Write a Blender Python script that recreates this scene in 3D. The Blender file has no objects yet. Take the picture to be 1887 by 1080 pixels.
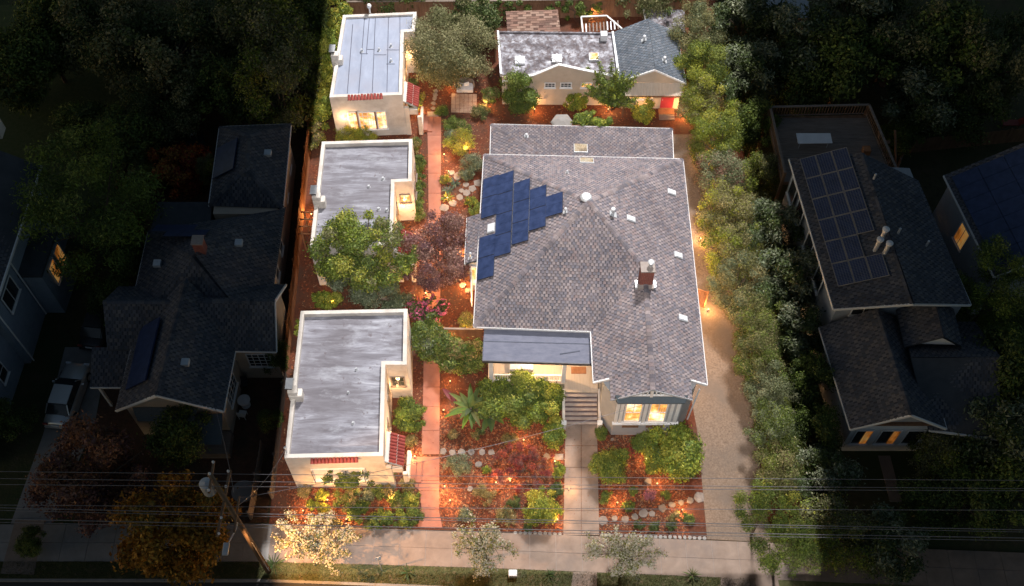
import bpy, math, random
import numpy as np
from mathutils import Vector, Matrix
R = math.radians
rng = random.Random(7)
sc = bpy.context.scene
COL = sc.collection

# ------------------------------------------------------------------ camera
FPX, TH, CH = 2010.0, R(58), 62.0
cam = bpy.data.cameras.new('Camera'); cam_o = bpy.data.objects.new('Camera', cam); COL.objects.link(cam_o)
cam.sensor_width = 36; cam.lens = FPX / 1887 * 36; cam.clip_start = 1; cam.clip_end = 1500
cam_o.location = (0, 0, CH); cam_o.rotation_euler = (math.pi / 2 - TH, 0, 0)
sc.camera = cam_o
# ------------------------------------------------------------------ dusk sky and low sun
wd = bpy.data.worlds.new('World'); sc.world = wd; wd.use_nodes = True
nt = wd.node_tree; bg = nt.nodes['Background']
sky = nt.nodes.new('ShaderNodeTexSky'); sky.sky_type = 'NISHITA'; sky.sun_disc = False
SUN_EL, SUN_AZ = R(9), R(250)
sky.sun_elevation = SUN_EL; sky.sun_rotation = SUN_AZ
nt.links.new(sky.outputs[0], bg.inputs[0]); bg.inputs[1].default_value = 0.052
sun = bpy.data.lights.new('sun', 'SUN'); sun.energy = 0.06; sun.angle = R(12); sun.color = (1, .86, .7)
sun_o = bpy.data.objects.new('sun', sun); COL.objects.link(sun_o)
sun_o.rotation_euler = (math.pi / 2 - SUN_EL, 0, math.pi - SUN_AZ)
sc.view_settings.view_transform = 'Standard'; sc.view_settings.look = 'None'
sc.view_settings.exposure = 0; sc.view_settings.gamma = 1
# unseen lamps added so only the lot is bright; beams masked to its outline
def flood(loc, power, radius):
    L = bpy.data.lights.new('added_lot_light', 'SPOT'); L.energy = power; L.shadow_soft_size = radius
    L.spot_size = R(75); L.spot_blend = 0; L.color = (1.0, .945, .91)
    o = bpy.data.objects.new('added_lot_light', L); COL.objects.link(o); o.location = loc
    d = Vector((1.5, 42, 0)) - Vector(loc); o.rotation_euler = d.to_track_quat('-Z', 'Y').to_euler()
    L.use_nodes = True; t = L.node_tree; N = t.nodes; em = N['Emission']
    geo = N.new('ShaderNodeNewGeometry'); sp = N.new('ShaderNodeSeparateXYZ'); si = N.new('ShaderNodeSeparateXYZ')
    t.links.new(geo.outputs['Position'], sp.inputs[0]); t.links.new(geo.outputs['Incoming'], si.inputs[0])
    def m(op, a, b=None, clamp=False):
        n = N.new('ShaderNodeMath'); n.operation = op; n.use_clamp = clamp
        for i, v in enumerate((a, b)):
            if v is None: continue
            if isinstance(v, (int, float)): n.inputs[i].default_value = v
            else: t.links.new(v, n.inputs[i])
        return n.outputs[0]
    k = m('DIVIDE', m('SUBTRACT', 1.2, sp.outputs[2]), si.outputs[2])
    gx = m('ADD', sp.outputs[0], m('MULTIPLY', k, si.outputs[0]))
    gy = m('ADD', sp.outputs[1], m('MULTIPLY', k, si.outputs[1]))
    def edge(a, b):   # clamp((a-b)/0.15+.5)
        return m('ADD', m('DIVIDE', m('SUBTRACT', a, b), 0.15), 0.5, True)
    lx = m('ADD', m('MULTIPLY', gy, -0.009), -13.95)
    rx = m('ADD', m('MULTIPLY', gy, -0.030), 18.05)
    v = m('MULTIPLY', m('MULTIPLY', edge(gx, lx), edge(rx, gx)), m('MULTIPLY', edge(gy, 19.2), edge(66.0, gy)))
    t.links.new(v, em.inputs['Strength'])
flood((20, 92, 86), 690000, 5)       # high behind the lot: the rear and right roof slopes are the brighter ones
flood((0, -8, 75), 190000, 4)       # weaker, from the street side

# ------------------------------------------------------------------ pixels -> places (distance comes from the plane a thing stands on)
def ray(px, py):
    u = (px - 943.5) / FPX; v = (py - 540) / FPX
    return Vector((u, math.cos(TH) - v * math.sin(TH), -math.sin(TH) - v * math.cos(TH)))
def g(px, py, z=0.0):
    d = ray(px, py); t = (z - CH) / d.z
    return Vector((d.x * t, d.y * t, z))
def onplane(px, py, p0, n):
    d = ray(px, py); c = Vector((0, 0, CH)); t = (Vector(p0) - c).dot(n) / d.dot(n)
    return c + d * t
def onwall(px, py, A, B):
    e = Vector((B.x - A.x, B.y - A.y, 0)); return onplane(px, py, A, Vector((e.y, -e.x, 0)))

# ------------------------------------------------------------------ materials
MATS = {}
def newmat(name):
    m = bpy.data.materials.new(name); m.use_nodes = True; MATS[name] = m
    return m, m.node_tree.nodes, m.node_tree.links, m.node_tree.nodes['Principled BSDF']
def coords(N, L, scale=(1, 1, 1), rot=0.0):
    geo = N.new('ShaderNodeNewGeometry'); mp = N.new('ShaderNodeMapping'); mp.inputs['Scale'].default_value = scale
    mp.inputs['Rotation'].default_value = (0, 0, rot)
    L.new(geo.outputs['Position'], mp.inputs[0]); return mp.outputs[0]
def noise(N, L, vec, scale, detail=5, rough=.6, dist=0):
    n = N.new('ShaderNodeTexNoise'); n.inputs['Scale'].default_value = scale; n.inputs['Detail'].default_value = detail
    n.inputs['Roughness'].default_value = rough; n.inputs['Distortion'].default_value = dist
    L.new(vec, n.inputs['Vector']); return n.outputs[0]
def ramp(N, L, fac, stops):
    r = N.new('ShaderNodeValToRGB'); e = r.color_ramp.elements
    while len(e) < len(stops): e.new(0.5)
    for el, (p, c) in zip(e, stops): el.position = p; el.color = (*c, 1)
    L.new(fac, r.inputs[0]); return r.outputs[0]
def bump(N, L, h, strength, dist, bsdf):
    b = N.new('ShaderNodeBump'); b.inputs['Strength'].default_value = strength; b.inputs['Distance'].default_value = dist
    L.new(h, b.inputs['Height']); L.new(b.outputs[0], bsdf.inputs['Normal'])
def mix(N, L, f, a, b, mode='MIX'):
    m = N.new('ShaderNodeMixRGB'); m.blend_type = mode
    for i, v in enumerate((f, a, b)):
        if isinstance(v, (int, float)): m.inputs[i].default_value = v
        elif isinstance(v, tuple): m.inputs[i].default_value = (*v, 1)
        else: L.new(v, m.inputs[i])
    return m.outputs[0]
def surf(name, stops, scale=3, stretch=(1, 1, 1), rough=.85, bs=.3, bd=.02, bscale=None, metal=0, second=None, rot=0, spec=.3):
    m, N, L, b = newmat(name); v = coords(N, L, stretch, rot)
    n = noise(N, L, v, scale, 6, .65, .3); c = ramp(N, L, n, stops)
    if second:                                   # (scale, lo, hi, colour): blotches of a second colour
        v2 = coords(N, L); n2 = noise(N, L, v2, second[0], 4, .6)
        f = ramp(N, L, n2, [(second[1], (0, 0, 0)), (second[2], (1, 1, 1))]); c = mix(N, L, f, c, second[3])
    L.new(c, b.inputs['Base Color']); b.inputs['Roughness'].default_value = rough; b.inputs['Metallic'].default_value = metal
    b.inputs['Specular IOR Level'].default_value = spec
    if bs: bump(N, L, noise(N, L, coords(N, L), bscale or scale * 4, 4, .6), bs, bd, b)
    return m
def attrmat(name, rough=.8, trans=0.0, grain=0.0):
    m, N, L, b = newmat(name); a = N.new('ShaderNodeVertexColor'); a.layer_name = 'Col'; c = a.outputs[0]
    if grain:
        n = noise(N, L, coords(N, L), 14, 3, .7); c = mix(N, L, grain, c, ramp(N, L, n, [(.35, (.35, .35, .35)), (.65, (1, 1, 1))]), 'MULTIPLY')
        n2 = noise(N, L, coords(N, L), .45, 5, .62, .4); c = mix(N, L, 1.0, c, ramp(N, L, n2, [(.32, (.78, .77, .78)), (.5, (.98, .98, .98)), (.70, (1.16, 1.14, 1.12))]), 'MULTIPLY')
    L.new(c, b.inputs['Base Color']); b.inputs['Roughness'].default_value = rough; b.inputs['Specular IOR Level'].default_value = .25
    if trans:
        t = N.new('ShaderNodeBsdfTranslucent'); L.new(c, t.inputs[0]); mx = N.new('ShaderNodeMixShader'); mx.inputs[0].default_value = trans
        L.new(b.outputs[0], mx.inputs[1]); L.new(t.outputs[0], mx.inputs[2]); L.new(mx.outputs[0], N['Material Output'].inputs[0])
    return m
def glow(name, c1, c2, strength, sc_=1.5):      # lit room seen through glass: lamp-lit and dim areas, curtain folds
    m, N, L, b = newmat(name); n = noise(N, L, coords(N, L), sc_ * .55, 2, .5); f = noise(N, L, coords(N, L, (9, 9, .5)), 1.2, 2, .5)
    c = ramp(N, L, n, [(.36, tuple(x * .45 for x in c1)), (.48, c1), (.62, c2)]); c = mix(N, L, .45, c, ramp(N, L, f, [(.4, (.35, .3, .25)), (.6, (1, 1, 1))]), 'MULTIPLY')
    b.inputs['Base Color'].default_value = (.05, .05, .05, 1); b.inputs['Roughness'].default_value = .12
    L.new(c, b.inputs['Emission Color']); b.inputs['Emission Strength'].default_value = strength
    return m
surf('stucco', [(.3, (.56, .52, .475)), (.7, (.68, .64, .59))], 1.2, rough=.9, bs=.25, bd=.01, bscale=25, second=(.9, .48, .7, (.48, .43, .38)))
surf('beige_wall', [(.3, (.46, .38, .30)), (.7, (.56, .47, .38))], 1.2, bs=.2, bscale=20)
surf('grey_wall', [(.3, (.33, .34, .36)), (.7, (.42, .43, .45))], 1.5, bs=.2, bscale=20)
surf('blue_wall', [(.3, (.22, .27, .33)), (.7, (.3, .35, .42))], 1.5, bs=.2, bscale=20)
surf('white_trim', [(.3, (.68, .68, .68)), (.7, (.8, .8, .8))], 2, rough=.6, bs=.1)
surf('pale_metal', [(.3, (.5, .52, .55)), (.7, (.66, .68, .7))], 3, rough=.45, metal=.4, bs=.05)
surf('dark_metal', [(.3, (.05, .05, .055)), (.7, (.09, .09, .1))], 3, rough=.5, metal=.4, bs=.05)
surf('wire_metal', [(.3, (.13, .13, .14)), (.7, (.24, .23, .24))], 3, rough=.5, bs=0)
surf('tile_red', [(.3, (.20, .035, .03)), (.7, (.34, .07, .055))], 4, rough=.6, bs=.2)
surf('door_red', [(.3, (.33, .035, .05)), (.7, (.42, .05, .07))], 2, rough=.45, bs=.05)
surf('wood', [(.3, (.14, .075, .045)), (.7, (.26, .15, .09))], 3, (1, 1, .2), bs=.3)
surf('wood_orange', [(.3, (.25, .10, .045)), (.7, (.42, .19, .085))], 3, (1, 1, .2), bs=.3)
surf('wood_grey', [(.3, (.15, .12, .10)), (.7, (.26, .21, .18))], 3, (.3, 2, 1), bs=.3)
surf('bark', [(.3, (.07, .05, .035)), (.7, (.16, .12, .09))], 6, (1, 1, .3), bs=.6, bd=.03)
surf('pole_wood', [(.3, (.13, .085, .055)), (.7, (.25, .17, .11))], 5, (1, 1, .15), bs=.5)
surf('concrete', [(.28, (.185, .138, .11)), (.72, (.285, .22, .18))], 1.2, bs=.25, bd=.006, bscale=40, second=(.35, .5, .75, (.155, .13, .12)))
surf('concrete_pink', [(.28, (.27, .105, .07)), (.72, (.37, .16, .11))], 1.5, bs=.25, bd=.006, bscale=40, second=(.5, .5, .8, (.27, .13, .10)))
surf('concrete_dark', [(.28, (.21, .20, .19)), (.72, (.3, .29, .28))], 1.2, bs=.25, bd=.006, bscale=40)
surf('porch_floor', [(.3, (.44, .36, .28)), (.7, (.52, .43, .34))], 2, (6, .4, 1), bs=.1)
surf('stair_tread', [(.3, (.3, .25, .22)), (.7, (.42, .35, .31))], 2, bs=.2, bscale=30)
surf('gravel', [(.3, (.12, .086, .062)), (.5, (.18, .132, .098)), (.7, (.25, .19, .145))], 9, rough=.95, bs=.6, bd=.02, bscale=30, second=(.4, .45, .7, (.14, .112, .092)))
surf('riser_shade', [(.3, (.13, .10, .105)), (.7, (.19, .15, .15))], 4, bs=.1)  # shade on the stair risers put into a darker colour
surf('asphalt', [(.3, (.035, .035, .037)), (.7, (.06, .06, .06))], 20, bs=.4, bd=.01)
surf('mulch', [(.25, (.04, .013, .007)), (.5, (.105, .031, .015)), (.75, (.18, .060, .028))], 7, rough=.95, bs=.8, bd=.04, bscale=22, second=(.45, .42, .64, (.08, .040, .026)))
surf('soil', [(.3, (.05, .04, .022)), (.5, (.07, .065, .03)), (.7, (.095, .07, .045))], 1.5, bs=.8, bd=.05, second=(.15, .45, .6, (.045, .06, .022)))
surf('soil_red', [(.3, (.075, .04, .028)), (.7, (.13, .07, .045))], 3, bs=.8, bd=.05, second=(.4, .5, .7, (.06, .05, .03)))
surf('lawn', [(.3, (.05, .075, .02)), (.7, (.10, .11, .045))], 4, bs=.6, bd=.04)
surf('dry_lawn', [(.3, (.10, .085, .04)), (.5, (.075, .085, .03)), (.7, (.16, .12, .07))], 3, bs=.6, bd=.04)
surf('stone', [(.3, (.15, .125, .11)), (.7, (.26, .225, .20))], 4, bs=.5, bd=.02)
surf('paver', [(.3, (.28, .17, .12)), (.7, (.46, .33, .25))], 2.2, bs=.4, bd=.02)
surf('cushion', [(.3, (.42, .42, .45)), (.7, (.7, .7, .72))], 3, bs=.2)
surf('rubber', [(.3, (.02, .02, .02)), (.7, (.04, .04, .04))], 3, bs=.1)
surf('car_silver', [(.3, (.60, .60, .59)), (.7, (.66, .66, .65))], 1, rough=.3, metal=.6, bs=0)
surf('car_dark', [(.3, (.05, .05, .055)), (.7, (.065, .065, .07))], 1, rough=.3, metal=.5, bs=0)
surf('glass_dark', [(.3, (.02, .025, .03)), (.7, (.04, .045, .05))], 1, rough=.08, bs=0, spec=.6)
surf('skylight_white', [(.3, (.62, .64, .68)), (.7, (.74, .76, .8))], 1.5, rough=.3, bs=0)
surf('canopy_sheet', [(.3, (.46, .38, .31)), (.7, (.55, .46, .38))], 2, (5, 1, 1), rough=.6, bs=.15)
surf('brick', [(.3, (.19, .06, .05)), (.7, (.30, .11, .085))], 6, bs=.4)
surf('mortar', [(.3, (.26, .22, .2)), (.7, (.33, .29, .27))], 6, bs=.4)
surf('porch_roof', [(.3, (.125, .135, .185)), (.7, (.185, .195, .25))], 2.5, (.6, 1.5, 1), rough=.9, bs=.35, bd=.008, bscale=60, second=(.7, .55, .8, (.14, .14, .17)))
surf('blue_roof', [(.3, (.24, .275, .36)), (.7, (.32, .36, .46))], 1.3, (1.2, .5, 1), rough=.75, bs=.25, bd=.008, bscale=40, second=(.4, .5, .8, (.29, .30, .36)))
surf('mottled_roof', [(.36, (.06, .052, .058)), (.46, (.15, .142, .16)), (.56, (.28, .285, .32)), (.68, (.48, .49, .54))], 1.3, (1, 1.1, 1), rough=.9, bs=.3, bscale=30, second=(3.2, .46, .62, (.12, .10, .105)))
surf('tan_roof', [(.3, (.17, .10, .075)), (.7, (.27, .165, .125))], 2.5, (.5, 3, 1), bs=.5, bd=.02)
surf('dark_shingle', [(.3, (.07, .09, .105)), (.7, (.11, .135, .155))], 9, (1, 3, 3), bs=.5, bd=.02)
surf('dark_flat', [(.3, (.05, .055, .065)), (.7, (.08, .085, .095))], 1.2, bs=.3)
surf('seam', [(.3, (.08, .09, .12)), (.7, (.12, .13, .17))], 3, bs=0)
attrmat('shingle', .9, 0, .4)
attrmat('leaf', .55, .28)
attrmat('chip', .95)
glow('lit_window', (1, .42, .10), (1, .80, .50), 2.0, 2.6)
glow('lit_amber', (1, .33, .05), (1, .55, .16), .24, 1.6)
glow('dim_amber', (.8, .30, .05), (.25, .12, .03), .12, 1.4)
glow('lamp_lens', (1, .62, .28), (1, .7, .36), 3)
def membrane():
    m, N, L, b = newmat('membrane')          # coated roof: grey-lilac with pale streaks and dried puddle edges
    n1 = noise(N, L, coords(N, L, (.22, 1.5, 1)), 1.5, 9, .72, .5)
    c = ramp(N, L, n1, [(.30, (.105, .10, .12)), (.45, (.175, .172, .20)), (.57, (.275, .28, .325)), (.70, (.48, .50, .56))])
    n2 = noise(N, L, coords(N, L), .33, 3, .5); f = ramp(N, L, n2, [(.42, (0, 0, 0)), (.62, (1, 1, 1))])
    c = mix(N, L, f, c, mix(N, L, .55, c, (.125, .115, .13)))
    n3 = noise(N, L, coords(N, L, (.5, 1.2, 1)), .8, 6, .7, .3); f3 = ramp(N, L, n3, [(.54, (0, 0, 0)), (.74, (.7, .7, .7))]); c = mix(N, L, f3, c, (.42, .44, .49))
    n4 = noise(N, L, coords(N, L), 2.6, 5, .6); f4 = ramp(N, L, n4, [(.30, (.8, .8, .8)), (.38, (0, 0, 0))]); c = mix(N, L, f4, c, (.12, .10, .11))
    L.new(c, b.inputs['Base Color']); b.inputs['Roughness'].default_value = .8
    bump(N, L, n1, .5, .05, b)
membrane()
def solarmat():
    m, N, L, b = newmat('solar_glass'); v = coords(N, L)
    n = noise(N, L, v, 2.5, 4, .6); c = ramp(N, L, n, [(.35, (.02, .033, .085)), (.65, (.036, .056, .135))])
    L.new(c, b.inputs['Base Color']); b.inputs['Roughness'].default_value = .32; b.inputs['Specular IOR Level'].default_value = .5
solarmat()

# ------------------------------------------------------------------ object helpers
OFF = {}
def tag(o, label=None, cat=None, group=None, kind=None):
    for k, v in (('label', label), ('category', cat), ('group', group), ('kind', kind)):
        if v: o[k] = v
    return o
def thing(name, loc, label, cat, group=None):
    o = bpy.data.objects.new(name, None); COL.objects.link(o); o.location = loc; o.empty_display_size = .2
    OFF[o.name] = Vector(loc); return tag(o, label, cat, group)
def put(name, me, parent=None, off=None, **k):
    o = bpy.data.objects.new(name, me); COL.objects.link(o)
    if parent is not None: o.parent = parent; OFF[o.name] = OFF[parent.name]
    else:
        OFF[o.name] = Vector(off) if off else Vector((0, 0, 0)); o.location = OFF[o.name]
    return tag(o, **k)
def piece(name, me, parent, loc, rot=(0, 0, 0), scale=(1, 1, 1)):   # shared mesh placed at a world spot, child of parent
    o = bpy.data.objects.new(name, me); COL.objects.link(o); o.parent = parent
    o.location = Vector(loc) - OFF[parent.name]; o.rotation_euler = rot; o.scale = scale; OFF[o.name] = Vector(loc)
    return o
class MB:
    def __init__(s): s.v = []; s.f = []; s.c = []
    def poly(s, pts, col=None):
        i = len(s.v); s.v += [tuple(p) for p in pts]; s.f.append(tuple(range(i, i + len(pts)))); s.c.append(col); return s
    def prism(s, pts, z0, z1, col=None):
        pts = [(p[0], p[1]) for p in pts]
        a = sum(pts[i][0] * pts[(i + 1) % len(pts)][1] - pts[(i + 1) % len(pts)][0] * pts[i][1] for i in range(len(pts)))
        if a < 0: pts = pts[::-1]
        n = len(pts); i = len(s.v); s.v += [(x, y, z0) for x, y in pts] + [(x, y, z1) for x, y in pts]
        s.f += [tuple(range(i + n - 1, i - 1, -1)), tuple(range(i + n, i + 2 * n))] + [(i + k, i + (k + 1) % n, i + n + (k + 1) % n, i + n + k) for k in range(n)]
        s.c += [col] * (n + 2); return s
    def box(s, c, size, rz=0, col=None):
        hx, hy = size[0] / 2, size[1] / 2; ca, sa = math.cos(rz), math.sin(rz)
        return s.prism([(c[0] + x * ca - y * sa, c[1] + x * sa + y * ca) for x, y in ((-hx, -hy), (hx, -hy), (hx, hy), (-hx, hy))], c[2] - size[2] / 2, c[2] + size[2] / 2, col)
    def frame(s, o, ex, ey, ez, col=None):             # box from corner o with edge vectors
        o, ex, ey, ez = map(Vector, (o, ex, ey, ez)); i = len(s.v)
        s.v += [tuple(p) for p in (o, o + ex, o + ex + ey, o + ey, o + ez, o + ex + ez, o + ex + ey + ez, o + ey + ez)]
        F = [(3, 2, 1, 0), (4, 5, 6, 7), (0, 1, 5, 4), (1, 2, 6, 5), (2, 3, 7, 6), (3, 0, 4, 7)]
        if ex.cross(ey).dot(ez) < 0: F = [f[::-1] for f in F]
        s.f += [tuple(i + k for k in f) for f in F]; s.c += [col] * 6; return s
    def bar(s, p0, p1, w, h, col=None):
        p0, p1 = Vector(p0), Vector(p1); d = p1 - p0; u = Vector((0, 0, 1)) if abs(d.normalized().z) < .95 else Vector((0, 1, 0))
        a = d.cross(u).normalized() * w; b = a.cross(d).normalized() * h
        return s.frame(p0 - a / 2 - b / 2, d, a, b, col)
    def tube(s, p0, p1, r0, r1=None, n=8, cap=True, col=None):
        r1 = r0 if r1 is None else r1; p0, p1 = Vector(p0), Vector(p1); d = (p1 - p0).normalized()
        a = d.orthogonal().normalized(); b = d.cross(a); i = len(s.v)
        for p, r in ((p0, r0), (p1, r1)):
            s.v += [tuple(p + a * r * math.cos(2 * math.pi * k / n) + b * r * math.sin(2 * math.pi * k / n)) for k in range(n)]
        s.f += [(i + k, i + (k + 1) % n, i + n + (k + 1) % n, i + n + k) for k in range(n)]; s.c += [col] * n
        if cap: s.f += [tuple(range(i + n - 1, i - 1, -1)), tuple(range(i + n, i + 2 * n))]; s.c += [col] * 2
        return s
    def path(s, pts, r, n=6):
        for a, b in zip(pts[:-1], pts[1:]): s.tube(a, b, r, r, n, True)
        return s
    def lathe(s, c, prof, n=14, flat=1.0):
        i = len(s.v); c = Vector(c)
        for r, z in prof: s.v += [(c.x + r * math.cos(2 * math.pi * k / n), c.y + r * flat * math.sin(2 * math.pi * k / n), c.z + z) for k in range(n)]
        for j in range(len(prof) - 1):
            for k in range(n): s.f.append((i + j * n + k, i + j * n + (k + 1) % n, i + (j + 1) * n + (k + 1) % n, i + (j + 1) * n + k)); s.c.append(None)
        s.f.append(tuple(i + (len(prof) - 1) * n + k for k in range(n))); s.c.append(None)
        return s
    def mesh(s, name, mat, off=(0, 0, 0), smooth=False):
        me = bpy.data.meshes.new(name); o = Vector(off)
        me.from_pydata([(x - o.x, y - o.y, z - o.z) for x, y, z in s.v], [], s.f); me.materials.append(MATS[mat])
        if any(c is not None for c in s.c):
            ca = me.color_attributes.new('Col', 'FLOAT_COLOR', 'CORNER'); d = []
            for f, c in zip(s.f, s.c): d += [*(c or (.2, .2, .2)), 1.0] * len(f)
            ca.data.foreach_set('color', d)
        if smooth: me.polygons.foreach_set('use_smooth', [True] * len(me.polygons))
        me.update(); return me
    def build(s, name, mat, parent=None, off=None, smooth=False, bevel=0, **k):
        o = OFF[parent.name] if parent is not None else Vector(off or (0, 0, 0))
        ob = put(name, s.mesh(name, mat, o, smooth), parent, off, **k)
        if bevel:
            b = ob.modifiers.new('Bevel', 'BEVEL'); b.width = bevel; b.segments = 2; b.limit_method = 'ANGLE'
        return ob
def inset(pts, d):
    pts = [Vector((p[0], p[1])) for p in pts]; n = len(pts)
    a = sum(pts[i].x * pts[(i + 1) % n].y - pts[(i + 1) % n].x * pts[i].y for i in range(n)); s = 1 if a > 0 else -1
    out = []
    for i in range(n):
        p0, p1, p2 = pts[i - 1], pts[i], pts[(i + 1) % n]; e1 = (p1 - p0).normalized(); e2 = (p2 - p1).normalized()
        n1 = Vector((-e1.y, e1.x)) * s; n2 = Vector((-e2.y, e2.x)) * s
        k = 1 + n1.dot(n2); out.append(p1 + (n1 + n2) * (d / max(k, .2)))
    return out
# shingles: each one its own lifted quad, cut at the roof plane's edges
def clip(poly, P):
    for i in range(len(P)):
        a, b = P[i], P[(i + 1) % len(P)]; ex, ey = b[0] - a[0], b[1] - a[1]; out = []
        if not poly: return poly
        for j in range(len(poly)):
            p, q = poly[j], poly[(j + 1) % len(poly)]
            dp = ex * (p[1] - a[1]) - ey * (p[0] - a[0]); dq = ex * (q[1] - a[1]) - ey * (q[0] - a[0])
            if dp >= 0: out.append(p)
            if (dp >= 0) != (dq >= 0):
                t = dp / (dp - dq); out.append((p[0] + (q[0] - p[0]) * t, p[1] + (q[1] - p[1]) * t))
        poly = out
    return poly
def shingle_plane(mb, pts, pal, tw=.13, rh=.18, r=None):
    r = r or rng; pts = [Vector(p) for p in pts]
    n = sum(((pts[i] - pts[0]).cross(pts[i + 1] - pts[0]) for i in range(1, len(pts) - 1)), Vector()).normalized()
    if n.z < 0: n = -n
    e = Vector((0, 0, 1)).cross(n)
    e = e.normalized() if e.length > 1e-4 else Vector((1, 0, 0)); u = n.cross(e)
    o = min(pts, key=lambda p: p.z); P = [((p - o).dot(e), (p - o).dot(u)) for p in pts]
    a = sum(P[i][0] * P[(i + 1) % len(P)][1] - P[(i + 1) % len(P)][0] * P[i][1] for i in range(len(P)))
    if a < 0: P = P[::-1]
    s0, s1 = min(p[0] for p in P), max(p[0] for p in P); t1 = max(p[1] for p in P); k = 0; t = min(p[1] for p in P)
    up = True
    while t < t1:
        up = True; s = s0 - (k % 2) * tw - tw + r.uniform(-.1, .1) * tw
        while s < s1:
            up = not up; w = tw * (1.35 if up else .65)
            q = clip([(s + .008, t), (s + w, t), (s + w, t + rh * 1.02), (s + .008, t + rh * 1.02)], P)
            if len(q) > 2:
                lift = .022 if up else .012; c = r.choice(pal); j = (1.14 if up else .70) * (.9 + .2 * r.random()); c = tuple(x * j for x in c)
                W = [o + e * x + u * y + n * (.004 + lift * (1 - (y - t) / rh)) for x, y in q]
                mb.poly(W, c)
                if abs(q[0][1] - t) < 1e-6 and abs(q[1][1] - t) < 1e-6:
                    mb.poly([o + e * q[0][0] + u * q[0][1], o + e * q[1][0] + u * q[1][1], W[1], W[0]], tuple(x * .8 for x in c))
            s += w
        t += rh; k += 1
    return n
def roof(parent, faces, pal, th=.16, name='roof', tw=.13, rh=.18, edge='white_trim', deck='dark_flat'):
    d = MB(); sh = MB()
    for f in faces:
        f = [Vector(p) for p in f]; n = (f[1] - f[0]).cross(f[2] - f[0])
        if n.z < 0: f = f[::-1]
        d.poly([p - Vector((0, 0, .05)) for p in f]); d.poly([p - Vector((0, 0, th)) for p in reversed(f)])
        shingle_plane(sh, f, pal, tw, rh)
    ro = d.build(name, deck, parent); s = sh.build('shingles', 'shingle', ro, kind='stuff')
    return ro
def fascia(ro, segs, th=.16, mat='white_trim', name='gutter', w=.09):
    for a, b in segs:
        a, b = Vector(a), Vector(b); z = Vector((0, 0, -th * .45)); MB().bar(a + z, b + z, w, th).build(name, mat, ro)
def caps(ro, lines, pal, w=.3):
    m = MB()
    for a, b in lines:
        a, b = Vector(a), Vector(b); L = (b - a).length; d = (b - a) / L; sx = d.cross(Vector((0, 0, 1))).normalized() * w / 2; k = 0.0
        while k < L - .05:
            q = min(L, k + .27); j = .75 + .45 * rng.random(); c = tuple(x * j for x in rng.choice(pal)); up = Vector((0, 0, .055)); dn = Vector((0, 0, -.015)) - Vector((0, 0, w * .16))
            p, r_ = a + d * k + up, a + d * q + up - Vector((0, 0, .02))
            m.poly([p - sx + dn, p, r_, r_ - sx + dn], c); m.poly([p, p + sx + dn, r_ + sx + dn, r_], c); k += .25
    m.build('ridge_caps', 'shingle', ro, kind='stuff')
def wallshell(parent, pts, z0, z1, mat, name='wall', t=None, **k):
    return MB().prism(pts, z0, z1).build(name, mat, parent, **k)
def window(parent, A, B, box, pane='glass_dark', frame='white_trim', nx=2, ny=2, depth=.05, fw=.07, sill=True, name='window', z=None):
    """window on the vertical wall A-B; box = pixel corners (left, top, right, bottom)"""
    p = onwall(box[0], box[3], A, B); q = onwall(box[2], box[1], A, B)
    return window_w(parent, p, q, pane, frame, nx, ny, depth, fw, sill, name)
def window_w(parent, p, q, pane='glass_dark', frame='white_trim', nx=2, ny=2, depth=.05, fw=.07, sill=True, name='window'):
    z0, z1 = min(p.z, q.z), max(p.z, q.z); e = Vector((q.x - p.x, q.y - p.y, 0)); w = e.length; e.normalize()
    n = Vector((e.y, -e.x, 0)); o = Vector((p.x, p.y, z0)) + n * .004; h = z1 - z0; Z = Vector((0, 0, 1)); m = MB()
    m.frame(o, e * w, n * depth, Z * fw); m.frame(o + Z * (h - fw), e * w, n * depth, Z * fw)
    m.frame(o + Z * fw, e * fw, n * depth, Z * (h - 2 * fw)); m.frame(o + e * (w - fw) + Z * fw, e * fw, n * depth, Z * (h - 2 * fw))
    wd_ = m.build(name, frame, parent); mw = .035
    for i in range(1, nx): MB().frame(o + e * (w * i / nx - mw / 2) + Z * fw + n * .012, e * mw, n * (depth - .02), Z * (h - 2 * fw)).build('muntin', frame, wd_)
    for i in range(1, ny): MB().frame(o + e * fw + Z * (h * i / ny - mw / 2) + n * .016, e * (w - 2 * fw), n * (depth - .03), Z * mw).build('muntin', frame, wd_)
    cw, ch_ = (w - 2 * fw) / nx, (h - 2 * fw) / ny
    pm = MB().frame((0, 0, 0), e * (cw - .004), n * .01, Z * (ch_ - .004)).mesh('pane', pane)
    for i in range(nx):
        for j in range(ny): piece('pane', pm, wd_, o + e * (fw + cw * i + .002) + Z * (fw + ch_ * j + .002) + n * .002)
    if sill: MB().frame(o - e * .05 - Z * .06, e * (w + .1), n * (depth + .07), Z * .058).build('sill', frame, wd_)
    return wd_
# ================================================================== THE SETTING
def lerp_edge(poly, x):
    for (x0, y0), (x1, y1) in zip(poly[:-1], poly[1:]):
        if x <= x1: return y0 + (y1 - y0) * (x - x0) / (x1 - x0)
    return poly[-1][1]
MB().prism([(-200, -60), (200, -60), (200, 300), (-200, 300)], -.6, 0).build('terrain', 'soil', kind='structure')
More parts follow.
